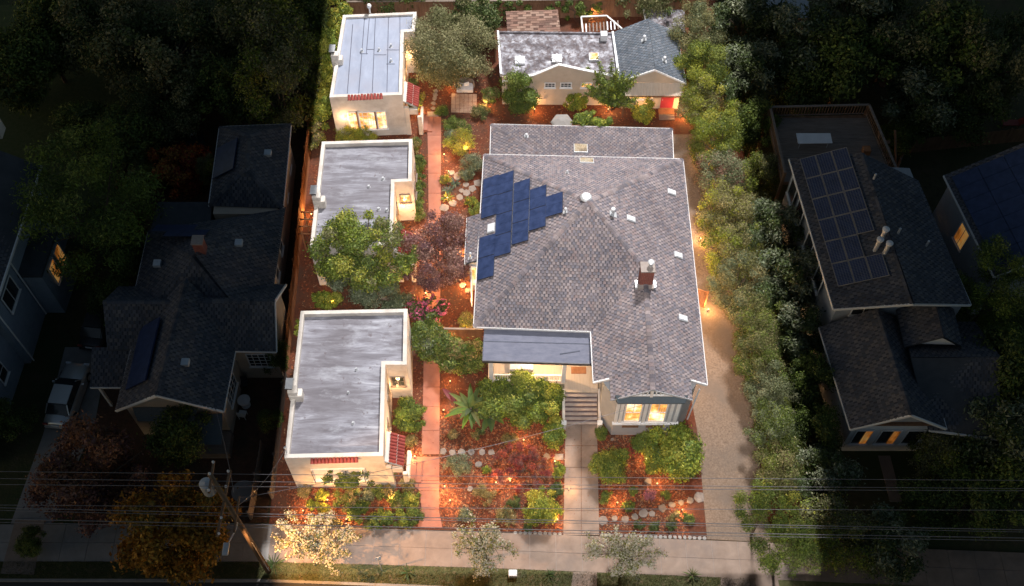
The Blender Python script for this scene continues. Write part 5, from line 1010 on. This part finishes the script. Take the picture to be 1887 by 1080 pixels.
plant(603, 552, .9, .9, .6, .7, LIME, 6000, .11, 'yellow-green low shrub at the back left of the front bungalow')
plant(622, 520, 1.0, .7, .6, .8, GREYG, 4000, .12, 'small grey shrub under the large rounded tree')
plant(554, 606, .8, .3, .9, .7, LIME, 3500, .11, 'narrow green shrub along the left wall of the front bungalow')
plant(806, 462, 3.4, 2.05, 2.3, 2.0, [tuple(c * 1.5 for c in x) for x in PURP] + REDM[3:], 34000, .11, 'airy purple-leaved plum tree over the garden path', lobes=34, lr=.27, asp=.5, trunk=.12, shell=.25, **T)
plant(790, 572, 1.2, 1.25, .75, .9, DARKG, 9000, .12, 'oleander bush with pink flowers beside the path', fl=(.16, PINK, 1.2), lobes=16)
plant(787, 622, 1.5, 1.05, 1.2, 1.5, GREEN + GREYG[:1], 17000, .12, 'tall rounded green bush at the front bungalow corner by the path', lobes=22, lr=.36)
plant(850, 650, 1.5, 1.5, 1.2, 1.4, GREEN + DRYG[:1], 16000, .16, 'broad-leaved green bush between path and porch', lobes=18, asp=.4)
plant(755, 763, .95, .85, .95, .95, GREEN + LIME[1:2], 15000, .10, 'dense rounded green bush beside the front bungalow entry', lobes=20, lr=.4)
plant(757, 812, .35, .4, .35, .35, DRYG, 1500, .12, 'dry tan grass tuft near the front bungalow entry', asp=.15)
plant(950, 738, 1.3, 2.3, 1.5, 1.2, GREEN + LIME[1:2], 42000, .13, 'big billowing green shrub in front of the porch railing', lobes=36, lr=.3)
plant(1008, 745, 1.2, 1.0, 1.4, 1.1, LIME + GREEN[:2], 22000, .12, 'tall lime-green bush left of the front stairs', lobes=22, lr=.34)
plant(1020, 803, .7, .65, .7, .7, LIME[1:] + GREEN[:2], 8000, .10, 'small rounded green bush at the foot of the front stairs')
plant(1031, 868, .45, .35, .5, .45, LIME, 3500, .09, 'small lit lime bush at the left edge of the walkway')
plant(965, 862, .75, 1.75, 1.4, .65, REDM + PURP[:2], 15000, .09, 'low weeping red maple in the front garden', lobes=34, lr=.26, asp=.3, shell=.2, cat='tree', name='tree')
plant(998, 935, .85, 1.0, .95, .85, YELG[1:] + LIME, 15000, .10, 'yellow-green rounded shrub near the sidewalk left of the walkway', lobes=20, lr=.38)
plant(1022, 902, .5, .45, .4, .45, DARKG, 2500, .1, 'small dark shrub behind the yellow-green rounded shrub')
plant(1126, 857, .9, 1.0, 1.05, .9, LIME + GREEN, 18000, .11, 'rounded light green bush right of the walkway', lobes=22, lr=.38, asp=.35)
plant(1241, 833, 1.35, 1.55, 1.45, 1.3, LIME + YELG[:2] + GREEN[:2], 28000, .15, 'large yellow-green shrub in front of the bay window', lobes=28, lr=.34, asp=.45)
plant(1186, 816, .8, .55, .65, .75, GREEN, 6000, .11, 'small dark green bush left of the large bay-window shrub')
plant(1107, 797, .5, .35, .45, .45, GREEN, 2500, .12, 'grassy clump at the right foot of the front stairs', asp=.2)
for x, y, r, pal, lb in ((848, 858, .85, GREYG, 'sparse grey-green shrub by the stepping stones'), (893, 912, .65, DRYG, 'dry brownish shrub left of the red maple'), (857, 950, .5, GREYG, 'grey-green tuft at the lower left of the front garden'), (935, 950, .6, DRYG + DARKG[:1], 'olive-brown shrub near the sidewalk'), (948, 925, .4, DARKG, 'dark spiky plant above the white blossom tree'), (835, 800, .35, DRYG, 'small tan tuft below the banana plant'), (896, 866, .25, LIME, 'tiny bright green plant beside a boulder'), (976, 972, .3, DARKG, 'tiny dark plant close to the front kerb stones'), (1167, 905, .3, GREEN, 'tiny green plant left of the pink heather'), (1197, 910, .38, [(.22, .09, .14), (.16, .08, .11)], 'pinkish heather in the right front bed'), (1228, 912, .3, GREEN, 'tiny green plant right of the pink heather'), (1115, 917, .45, GREEN, 'green clump at the walkway edge near a garden lamp'), (1158, 932, .35, GREEN, 'small clump right of the garden lamp in the right bed'), (1243, 953, .4, DRYG + GREEN[:1], 'olive clump below the stepping stones'), (1270, 955, .35, GREEN, 'small clump near the driveway corner'), (1180, 967, .35, DARKG, 'dark tuft near the sidewalk in the right bed'), (1205, 968, .35, DARKG, 'second dark tuft from the walkway near the sidewalk'), (1235, 970, .3, DARKG, 'third dark tuft from the walkway near the sidewalk'), (1163, 833, .4, REDM, 'red-leaved clump below the bay window'), (1200, 868, .3, GREEN, 'small green clump above the round boulder'), (880, 800, .4, DRYG + DARKG, 'brownish clump at the foot of the banana plant'), (940, 812, .5, DRYG, 'pale lit grassy clump right of the banana plant')):
    plant(x, y, r * .7, r, r * .9, r * .75, pal, int(3800 * r * r + 900), .09, lb, lobes=10, asp=.3, shell=.3)
for x, y, r, pal, lb in ((560, 905, .4, DRYG, 'small dry clump at the left end of the street bed'), (577, 930, .35, LIME, 'low lit green clump left in the street bed'), (594, 912, .38, YELG, 'bright yellow-green clump under the bungalow window'), (598, 938, .35, YELG, 'bright yellow tuft beside the blossom branches'), (640, 918, .75, DRYG + GREEN, 'wispy shrub in the middle of the street bed'), (655, 945, .5, GREEN, 'green clump behind the blossoming tree'), (674, 912, .5, GREYG, 'grey-green upright clump in the street bed'), (697, 906, .55, DARKG + GREEN, 'dark green clump below the bungalow corner'), (715, 905, .45, DRYG, 'tan clump below the bungalow corner'), (752, 893, .5, DRYG, 'dry grass clump at the porch step by the path'), (735, 922, .6, GREEN + DRYG[:1], 'mixed green clump right in the street bed'), (760, 925, .65, LIME + GREEN, 'bright green bush at the path edge of the street bed'), (762, 953, .6, GREEN, 'green bush at the path corner near the sidewalk'), (735, 957, .6, GREEN + LIME, 'green bush beside the path-corner bush'), (705, 955, .65, GREEN + LIME[:1], 'leafy green bush middle of the sidewalk edge'), (680, 962, .5, DARKG + GREEN, 'low green bush left of the leafy sidewalk-edge bush'), (665, 935, .5, GREEN, 'small green shrub right of the blossom branches'), (617, 965, .4, DRYG, 'dry tuft behind the blossoming tree trunk')):
    plant(x, y, r * .7, r, r * .85, r * .8, pal, int(5000 * r * r + 1200), .1, lb, lobes=10, asp=.35, shell=.3)
plant(640, 884, 2.2, 1.7, .5, .5, GREEN, 3500, .11, 'spindly young tree leaning across the front bungalow wall', lobes=14, lr=.5, shell=.2, cat='tree', name='tree')
for x, y, r, pal, lb, z in ((962, 165, 1.45, GREEN, 'rounded green tree in front of the cottage garage doors', 1.9), ):
    plant(x, y, z, r, r, 1.5, pal, 20000, .13, lb, lobes=24, lr=.34, **T)
def spiky(px, py, zc, r, h, n, pal, label, seed):
    c = g(px, py, zc); t = thing('tree', (c.x, c.y, 0), label, 'tree'); rr = random.Random(seed); lob = []; m = MB(); m.tube((0, 0, 0), (0, 0, 1.2), .12, .1, 8, False)
    for i in range(40):
        a = rr.uniform(0, 6.28); q = rr.uniform(.2, 1) * r; e = V((q * math.cos(a), q * math.sin(a), h * rr.uniform(.6, 1.05) * (1 - .35 * q / r))); b0 = V((0, 0, 1.1)); m.tube(b0, e, .04, .012, 5, False)
        for k in range(9): f = .2 + .85 * k / 8; p = b0.lerp(e, f) ; lob.append((p.x, p.y, p.z, .34 * (1.15 - .8 * k / 8)))
    put('trunk', m.mesh('trunk', 'bark'), t); put('crown', leafmesh('crown', lob, n, .13, pal, seed, .4, shell=.15), t)
spiky(1124, 203, 0, 2.4, 5.4, 34000, GREEN + LIME[:2] + OLIVE[:1], 'feathery upright tree in front of the cottage', 41)
plant(1062, 187, .8, .8, .6, .8, YELG + LIME, 6000, .11, 'yellow-lit low shrub below the feathery tree')
plant(1186, 203, 1.0, .75, .65, 1.1, YELG, 8000, .11, 'bright yellow lit shrub beside the red cottage door')
plant(1088, 222, 3.5, 1.45, .6, .5, LIME + GREEN, 9000, .13, 'climbing vine spilling onto the addition roof', 'vine', 'vine', 14)
plant(905, 172, .8, .6, .6, .7, DRYG + GREEN, 3500, .11, 'mixed shrub at the cottage left corner')
for x, y, r, pal, lb in ((835, 228, .7, GREEN, 'green shrub beside the patio pavers'), (852, 236, .6, GREEN + DRYG, 'loose green shrub below the patio pavers'), (848, 264, 1.05, YELG + DRYG[:1], 'golden lit ornamental grass in the side garden'), (832, 252, .5, GREYG, 'grey-green clump left of the golden grass'), (868, 302, .85, GREYG, 'grey-green shrub left of the house rear corner'), (860, 322, .5, GREYG, 'silver-green clump by the stepping stones'), (821, 330, .4, YELG + DRYG, 'yellow clump at a garden lamp by the path'), (765, 268, .6, GREEN + DRYG, 'lit clump in the small round bed by the rear bungalow'), (888, 205, .7, DARKG + DRYG, 'dark clump right of the patio pavers'), (900, 180, .5, DRYG, 'reddish dry clump near the cottage corner'), (815, 205, .5, GREEN, 'green clump above the path end'), (760, 195, .6, GREEN + DARKG, 'green shrub at the rear bungalow porch'), (756, 158, .6, DARKG, 'dark green shrub under the rear bungalow side wall'), (770, 178, .5, YELG + DRYG, 'lit yellow clump by the olive tree'), (878, 385, .5, GREEN, 'green clump below the diagonal edging by the house'), (868, 372, .4, YELG + GREEN, 'yellow clump by the diagonal edging'), (860, 590, .6, LIME + DRYG, 'yellow-green shrub behind the low fence'), (640, 247, .9, YELG, 'golden hedge shrub under the rear bungalow window'), (672, 248, .8, LIME + YELG, 'right half of the hedge under the rear bungalow window'), (770, 395, .5, DRYG + GREEN, 'dry clump below the middle bungalow side window')):
    plant(x, y, r * .7, r, r * .9, r * .8, pal, int(5000 * r * r + 1200), .1, lb, lobes=12, asp=.3, shell=.3)
for i, (x, y, r, lb) in enumerate(((771, 305, .6, 'uppermost dark green shrub of the strip beside the middle bungalow'), (770, 335, .6, 'second dark green shrub of the strip beside the middle bungalow'), (769, 362, .6, 'third dark green shrub of the strip beside the middle bungalow'), (768, 384, .5, 'lowest dark green shrub of the strip beside the middle bungalow'))): plant(x, y, .7, r * .8, r * 1.1, .8, GREEN + DARKG[:1], 5000, .1, lb, lobes=12, group='shrub strip beside the middle bungalow')
# agave rosettes, banana plant, yuccas: long blades as single parts
def blades(name, px, py, n, L, w, pal, label, cat, tilt=(.3, 1.2), seed=1, z=0.0, parts=True, fold=.25, stem=0):
    c = g(px, py, z); t = thing(name, (c.x, c.y, 0), label, cat); rr = random.Random(seed)
    if stem: MB().tube((c.x, c.y, 0), (c.x, c.y, z + .2), stem, stem * .7, 8).build('stem', 'bark', t)
    for i in range(n):
        a = i * 2.399 + rr.uniform(-.3, .3); el = rr.uniform(*tilt); l = L * rr.uniform(.7, 1.15); m = MB(); col = tuple(x * rr.uniform(.8, 1.2) for x in rr.choice(pal)); prev = None
        d = V((math.cos(a), math.sin(a), 0)); s = V((-d.y, d.x, 0)); K = 5
        for k in range(K + 1):
            f = k / K; e2 = el - f * f * .9; p = V((c.x, c.y, z)) + d * l * f * math.cos(el * (1 - .3 * f)) + V((0, 0, l * (f * math.sin(el) - .45 * f * f))); p.z = max(p.z, .04); ww = w * math.sin(math.pi * min(.97, .12 + f * .85)) ; cur = (p - s * ww + V((0, 0, ww * fold)), p, p + s * ww + V((0, 0, ww * fold)))
            if prev: m.poly([prev[0], prev[1], cur[1], cur[0]], col); m.poly([prev[1], prev[2], cur[2], cur[1]], col)
            prev = cur
        m.build('leaf', 'leaf', t)
blades('banana_plant', 868, 755, 26, 1.7, .17, [(.13, .17, .05), (.17, .20, .05), (.10, .14, .04), (.09, .13, .05)], 'banana-like plant with long broad leaves beside the path', 'plant', (.35, 1.3), 5, 1.1, stem=.1, fold=.45)
blades('banana_plant', 905, 765, 10, 1.5, .24, [(.08, .13, .05), (.11, .16, .05), (.06, .10, .04)], 'shorter broad-leaved plant in front of the big shrub', 'plant', (.3, 1.1), 6, .5, stem=.08)
blades('red_banana_plant', 838, 742, 2, 1.5, .2, [(.16, .045, .05)], 'dark red broad leaf reaching over the path', 'plant', (.2, .5), 8, 1.0, stem=.05)
for i, (x, y, lb) in enumerate(((826, 352, 'silver agave rosette nearest the path lamp'), (838, 340, 'silver agave rosette behind the first one'), (823, 366, 'lit yellow agave rosette at the path edge'))): blades('agave', x, y, 18, .6, .055, GREYG if i < 2 else YELG, lb, 'plant', (.2, 1.3), 20 + i)
for i, (x, y, s, lb) in enumerate(((505, 1042, .9, 'spiky yucca at the pole base'), (752, 1056, .7, 'spiky grass clump on the verge left of the white tree'), (1012, 1062, .6, 'spiky clump on the verge beside the utility box'), (1275, 1062, .7, 'round spiky clump on the verge by the driveway apron'), (948, 930, .4, 'small spiky plant in the front garden'), (722, 872, .45, 'potted yellow spiky plant in the front bungalow porch'), (855, 640, .6, 'spiky clump under the broad-leaved bush'))): blades('spiky_plant', x, y, 34, s, .028, [(.07, .10, .03), (.10, .13, .04), (.05, .08, .03)] if i != 5 else YELG, lb, 'plant', (.2, 1.45), 30 + i, z=.3 if i == 5 else 0)
# street trees in white blossom: long wandering branches strung with flowers
def blossom(px, py, zc, rx, ry, n, label, seed):
    c = g(px, py, zc); t = thing('tree', (c.x, c.y, 0), label, 'tree'); rr = random.Random(seed); lob = []; m = MB(); m.tube((0, 0, 0), (.1, 0, 1.5), .09, .07, 8, False)
    for i in range(46):
        a = rr.uniform(0, 6.28); q = rr.uniform(.25, 1.05); e = V((q * rx * math.cos(a), q * ry * math.sin(a), zc + rr.uniform(-.7, 1.2) * (1.1 - q * .6))); b0 = V((.1, 0, rr.uniform(1.2, 1.9))); mid = b0.lerp(e, .5) + V((rr.uniform(-.25, .25), rr.uniform(-.25, .25), .3)); m.tube(b0, mid, .035, .02, 5, False); m.tube(mid, e, .02, .008, 4, False)
        for k in range(7):
            f = .3 + .72 * k / 6; p = mid.lerp(e, f) if f > .5 else b0.lerp(mid, f * 2); lob.append((p.x + rr.uniform(-.08, .08), p.y + rr.uniform(-.08, .08), p.z, rr.uniform(.10, .26)))
    put('trunk', m.mesh('trunk', 'bark'), t); put('crown', leafmesh('crown', lob, n, .085, [(.10, .12, .03), (.14, .15, .04), (.07, .09, .025)], seed, .6, shell=.1, fl=(.72, WHITE, 1.0)), t)
blossom(890, 1003, 2.6, 1.75, 1.7, 6500, 'white-blossomed street tree in front of the left garden', 61)
blossom(1150, 1016, 2.6, 2.1, 1.6, 6500, 'white-blossomed street tree in front of the right garden', 62)
blossom(580, 1000, 2.6, 2.7, 1.9, 8500, 'white-blossomed street tree glowing under the street lamp', 63)
# tall screen of trees along the drive
SCREEN = [(1288, 62, 3.6, 1.7, 1.9, 2.0, GREYG + OLIVE, 'pale grey-green tree at the top right corner of the lot'), (1300, 128, 3.4, 1.7, 1.8, 1.9, GREEN + LIME[:1], 'green tree right of the cottage gable roof'), (1305, 195, 3.0, 1.7, 1.9, 1.8, LIME + OLIVE, 'yellow-green tree right of the red cottage door'), (1325, 262, 2.8, 1.7, 1.8, 1.7, LIME + GREEN + GREYG[:1], 'leafy green tree right of the addition'), (1330, 322, 2.6, 1.5, 1.5, 1.5, GREYG + PURP[3:], 'greyish twiggy tree right of the main roof back corner'), (1342, 392, 2.8, 1.8, 1.9, 1.8, OLIVE + LIME[:1], 'olive-toned tree right of the upper roof vents'), (1358, 465, 2.8, 1.7, 1.8, 1.8, OLIVE + LIME[:2], 'olive-green tree right of the brick chimney'), (1362, 525, 2.6, 1.6, 1.6, 1.7, OLIVE + GREYG[:2], 'dark grey-green tree above the lattice gate bend'), (1400, 590, 2.6, 1.6, 1.7, 1.7, OLIVE + GREEN, 'dark green tree at the bend of the drive'), (1405, 655, 2.4, 1.4, 1.5, 1.6, GREEN + OLIVE, 'mid-green tree halfway down the drive'), (1428, 722, 2.4, 1.5, 1.6, 1.6, GREYG, 'grey-leaved tree right of the house front corner'), (1432, 790, 2.3, 1.4, 1.6, 1.5, GREEN + GREYG[:2], 'green-grey tree right of the bay window'), (1450, 860, 2.2, 1.4, 1.4, 1.4, OLIVE + GREEN, 'lowest dark tree of the drive screen')]
for x, y, z, rx, ry, rz, pal, lb in SCREEN: plant(x, y, z, rx * 1.08, ry * 1.08, rz, [(a * .98, b_ * .92, c_ * .8) for a, b_, c_ in pal], 32000, .10, lb, lobes=34, lr=.30, asp=.4, group='trees screening the drive', **T)
plant(1412, 935, 4.6, 1.6, 1.3, 1.2, LIME[1:] + GREEN, 9000, .12, 'feathery green street tree, left half of the crown by the apron', lobes=24, lr=.32, asp=.25, **T)
plant(1455, 1005, 4.6, 1.9, 1.5, 1.3, GREEN + LIME[1:2], 10000, .12, 'feathery green street tree at the lower right corner of the lot', lobes=28, lr=.3, asp=.25, **T)
# ---- trees of the dark surroundings (shared crowns)
def dark(px, py, z, r, rz, key, label, rxy=1.0):
    pal, n, sz, lb, lr, asp = {'oak': (OLIVE + DARKG, 16000, .22, 34, .3, .5), 'bush': (DARKG + GREEN, 12000, .2, 24, .34, .5), 'pine': (GREEN + LIME[1:2], 26000, .2, 46, .26, .3), 'purple': (RUST + PURP, 16000, .18, 36, .28, .5), 'gold': (AUT, 18000, .19, 34, .28, .6), 'grey': (GREYG + DARKG, 14000, .2, 28, .32, .4), 'red': ([(.22, .04, .02), (.26, .08, .02), (.15, .03, .02), (.2, .11, .03)], 12000, .16, 26, .3, .5), 'lime': (LIME[1:] + OLIVE, 14000, .18, 26, .32, .5)}[key]
    plant(px, py, z, r, r * rxy, rz, pal, n, sz, label, lobes=lb, lr=lr, asp=asp, key=key, **T)
for a in [(165, 385, 6.0, 3.6, 4.2, 'pine', 'big rounded pine between the painted house and the shingled house', 1.25), (300, 85, 5.0, 4.2, 3.0, 'oak', 'spreading dark oak at the top left'), (200, 60, 4.5, 3.4, 2.8, 'oak', 'dark oak left of the spreading oak'), (90, 90, 3.5, 2.8, 2.4, 'bush', 'dark bush at the top left behind the lawn'), (20, 130, 3.5, 2.8, 2.4, 'bush', 'dark bush at the left picture edge'), (480, 70, 5.0, 3.3, 3.4, 'lime', 'tall dark green tree left of the rear bungalow'), (510, 170, 4.5, 2.6, 3.0, 'lime', 'dark green tree above the left house rear wing'), (410, 60, 4.5, 2.6, 3.0, 'oak', 'dark tree between the oak and the tall green tree'), (420, 170, 3.5, 2.4, 2.4, 'bush', 'dark bushy tree behind the left garden table'), (310, 200, 3.0, 2.4, 2.2, 'oak', 'low dark oak above the left garden table'), (560, 25, 4.0, 2.0, 2.6, 'bush', 'dark tree at the top left corner outside the lot'), (545, 105, 4.0, 1.8, 2.4, 'lime', 'dark tree hugging the left lot edge'), (330, 310, 1.8, 1.9, 1.4, 'red', 'red-leaved maple in the left back yard'), (392, 318, 1.6, .9, 1.3, 'lime', 'yellowish shrub right of the red maple'), (262, 330, 1.5, 1.0, 1.2, 'lime', 'yellowish shrub left of the raised planters'), (235, 250, 3.0, 2.2, 2.0, 'bush', 'dark bush behind the big rounded pine'), (150, 240, 2.0, 2.0, 1.5, 'bush', 'low dark bush on the lawn edge'), (240, 475, 2.5, 1.3, 2.0, 'bush', 'dark shrub between pine and left house'), (210, 560, 2.2, 1.2, 1.8, 'bush', 'dark shrub above the parked cars'), (240, 420, 1.6, .9, 1.2, 'red', 'small red shrub at the corner of the left house'),
          (168, 868, 3.4, 3.1, 2.6, 'purple', 'rust-brown leafy tree in the left front yard', .9), (320, 972, 3.6, 2.9, 2.4, 'gold', 'golden autumn street tree beside the utility pole', .85), (338, 805, 2.2, 1.7, 1.9, 'bush', 'dark green shrub before the left house entry'), (20, 780, 1.5, 1.3, 1.2, 'bush', 'dark shrub before the painted house'), (270, 720, 1.4, .9, 1.2, 'bush', 'dark shrub beside the left house porch'), (505, 660, 1.6, .9, 1.5, 'bush', 'dark shrub in the narrow yard beside the left house'), (500, 590, 1.4, .6, 1.3, 'bush', 'dark shrub between left house and fence'), (500, 780, 1.0, .7, .9, 'bush', 'low dark shrub in the side yard near the bistro table'), (60, 1000, 1.0, .8, .8, 'bush', 'low dark shrub at the left sidewalk'),
          (1375, 40, 4.0, 2.3, 2.6, 'grey', 'dark grey-green tree outside the top right lot corner'), (1385, 130, 4.0, 2.2, 2.4, 'grey', 'dark tree right of the lot beside the cottage'), (1395, 235, 3.5, 1.6, 2.2, 'bush', 'dark tree between screen and roof deck'), (1400, 330, 3.0, 1.3, 2.0, 'lime', 'dark yellowish tree left of the roof deck'), (1425, 420, 3.6, 1.8, 2.2, 'grey', 'dark grey tree left of the solar roof'), (1455, 510, 3.8, 2.0, 2.3, 'grey', 'dark grey tree left of the lower solar panels'), (1465, 610, 3.4, 1.7, 2.0, 'grey', 'dark tree left of the front house eave'), (1490, 700, 3.0, 1.6, 1.9, 'bush', 'dark bush left of the front house'), (1500, 790, 2.6, 1.5, 1.7, 'bush', 'dark bush at the front house corner'), (1520, 880, 2.6, 1.8, 1.7, 'grey', 'dark tree below the front house corner'), (1545, 980, 3.2, 2.2, 1.8, 'lime', 'dark feathery street tree right of the lot'), (1640, 1000, 2.6, 1.9, 1.6, 'grey', 'dark street tree at the right sidewalk'), (1735, 832, 2.0, 1.9, 1.5, 'lime', 'yellowish bush before the right front house', .8), (1830, 545, 4.6, 2.2, 3.2, 'pine', 'rounded pine between the right-hand houses'), (1850, 690, 4.0, 2.4, 2.8, 'bush', 'dark tree right of the front house roof'), (1840, 800, 3.6, 2.3, 2.4, 'grey', 'dark tree beside the right front house'), (1790, 920, 2.6, 2.0, 1.8, 'bush', 'dark bush in the right front yard'), (1870, 900, 3.0, 2.2, 2.2, 'bush', 'dark bush at the right picture edge'), (1700, 930, 1.8, 1.5, 1.2, 'bush', 'low dark bush in the right front yard by the walk'),
          (1470, 80, 4.6, 2.8, 2.8, 'grey', 'dark tree beyond the lot at the upper right'), (1560, 110, 4.8, 3.0, 3.0, 'bush', 'dark tree above the roof deck'), (1650, 60, 5.0, 3.2, 3.0, 'oak', 'dark spreading tree at the upper right'), (1750, 90, 5.0, 3.4, 3.2, 'bush', 'large dark tree right of the round tables'), (1840, 110, 5.0, 3.2, 3.2, 'oak', 'large dark tree at the upper right picture edge'), (1700, 190, 3.2, 2.6, 2.2, 'grey', 'dark bushy tree right of the roof deck'), (1790, 200, 2.6, 2.2, 1.8, 'bush', 'dark bush behind the far right fence'), (1660, 255, 1.6, 1.4, 1.2, 'bush', 'low dark bush beside the deck stairs'), (1480, 150, 3.4, 2.2, 2.2, 'bush', 'dark tree just behind the roof deck'), (1590, 20, 5.0, 3.0, 3.0, 'grey', 'dark tree at the top edge right of centre'), (120, 20, 4.5, 3.0, 2.8, 'bush', 'dark tree at the top edge by the far corner'), (730, -30, 2.5, 2.2, 1.8, 'bush', 'dark tree beyond the back fence'), (1200, -20, 3.0, 2.6, 2.2, 'oak', 'dark oak beyond the back fence')]:
    dark(*a[:7], rxy=a[7] if len(a) > 7 else 1.0)
# grass on the verge and lawn
def grass(n, seed, xr, yf, h, pal):
    r = np.random.default_rng(seed); x = r.uniform(*xr, n); u = r.random(n); lo = np.array([yf(a)[0] for a in x]); hi = np.array([yf(a)[1] for a in x]); y = lo + (hi - lo) * u; c = np.stack([x, y, np.full(n, .09)], 1); a = r.uniform(0, 6.28, n); w = np.stack([np.cos(a), np.sin(a), np.zeros(n)], 1) * .012; t = np.stack([r.normal(size=n) * .04, r.normal(size=n) * .04, h * r.uniform(.5, 1.3, n)], 1)
    return quadmesh('grass', np.stack([c - w, c + w, c + t + w * .3, c + t - w * .3], 1), np.array(pal)[r.integers(0, len(pal), n)] * r.uniform(.7, 1.2, (n, 1)), 'leaf')
put('verge_grass', grass(26000, 3, (-30, 14), lambda a: (lerp_edge(KB, a), lerp_edge(SW_B, a)), .09, [(.09, .10, .03), (.14, .12, .05), (.06, .08, .025)]), kind='stuff', label='patchy grass on the verge between sidewalk and kerb')
# ================================================================== GARDEN LAMPS (each with its own light)
def garden_lamp(px, py, e, label, h=.3, col=(1, .5, .17)):
    c = g(px, py); t = thing('garden_lamp', (c.x, c.y, 0), label, 'garden lamp', 'low-voltage garden lamps'); MB().tube(c, c + V((0, 0, h)), .018, .018, 6).build('stake', 'dark_metal', t); hd = MB().lathe(c + V((0, 0, h)), [(.03, 0), (.05, .03), (.05, .06)], 8).build('housing', 'dark_metal', t)
    MB().lathe(c + V((0, 0, h + .062)), [(.045, 0), (.04, .03), (.01, .04)], 8).build('lens', 'lamp_lens', t)
    l = bpy.data.lights.new('lamp', 'POINT'); l.energy = e * 3.5; l.color = col; l.shadow_soft_size = .06; lo = bpy.data.objects.new('lamp_light', l); COL.objects.link(lo); lo.parent = t; lo.location = (0, 0, h + .3)
for x, y, e, lb in ((779, 209, 22, 'by the rear bungalow steps'), (839, 162, 24, 'left of the wicker bench'), (859, 281, 22, 'under the golden ornamental grass'), (827, 321, 20, 'beside the path among yellow clumps'), (768, 271, 18, 'in the small round bed'), (825, 370, 20, 'at the lit agave'), (830, 707, 16, 'above the banana plant'), (965, 815, 22, 'in the pale grassy clump by the big shrub'), (1022, 854, 20, 'at the walkway edge beside the red maple'), (1027, 961, 20, 'under the yellow-green shrub near the sidewalk'), (914, 893, 20, 'left of the red maple'), (830, 926, 28, 'lower left in the front garden'), (1137, 930, 26, 'left in the right front bed'), (1256, 943, 28, 'below the stepping stones in the right bed'), (776, 470, 30, 'under the purple plum tree left of the path'), (848, 470, 60, 'under the purple plum tree beside the house'), (858, 530, 50, 'by the stones beside the house'), (785, 545, 40, 'above the oleander at the path'), (855, 622, 25, 'behind the low fence by the porch'), (605, 925, 16, 'left in the street bed'), (722, 925, 18, 'right in the street bed'), (560, 945, 22, 'at the left end of the street bed'), (765, 845, 25, 'at the front bungalow entry steps'), (690, 505, 30, 'under the large rounded tree'), (615, 562, 20, 'behind the front bungalow'), (1304, 575, 45, 'at the bend of the drive beside the house'), (1290, 445, 35, 'along the house wall by the drive'), (1300, 300, 30, 'behind the house beside the drive'), (1262, 215, 70, 'near the red cottage door'), (1186, 214, 25, 'at the bright yellow shrub by the cottage'), (1062, 196, 22, 'below the feathery tree'), (1264, 108, 15, 'in the trees right of the cottage roof'), (575, 400, 25, 'by the arbour at the left fence'), (655, 250, 50, 'under the rear bungalow window'), (1090, 40, 30, 'inside the lattice arbour'), (818, 760, 26, 'beside the path near the banana plant'), (816, 640, 26, 'at the path under the broad-leaved bush'), (820, 430, 30, 'beside the path under the plum tree'), (819, 290, 24, 'at the path above the stepping stones'), (1048, 905, 20, 'on the walkway edge opposite the green bush'), (820, 900, 24, 'at the path edge of the front garden'), (640, 960, 26, 'at the sidewalk edge behind the blossoming tree'), (940, 890, 22, 'beneath the red maple'), (1210, 895, 22, 'beside the round boulder'), (1190, 850, 20, 'below the bay window'), (895, 200, 26, 'near the cottage left corner'), (985, 207, 26, 'in the bed behind the addition'), (1120, 207, 26, 'at the foot of the feathery tree')):
    if e: garden_lamp(x, y, e, 'small glowing garden lamp ' + lb)  # extra lamps among these added for a golden glow
# lamps under the cottage canopy
cl = bpy.data.lights.new('canopy_lamp', 'POINT'); cl.energy = 30; cl.color = (1, .6, .3); cl.shadow_soft_size = .08; clo = bpy.data.objects.new('canopy_lamp_light', cl); COL.objects.link(clo); clo.parent = cot; clo.location = V((9.4, 54.7, 2.2)) - OFF[cot.name]
MB().lathe((9.4, 54.85, 2.2), [(.05, 0), (.08, .05), (.06, .14), (.02, .16)], 8).build('wall_lamp', 'lamp_lens', cot)
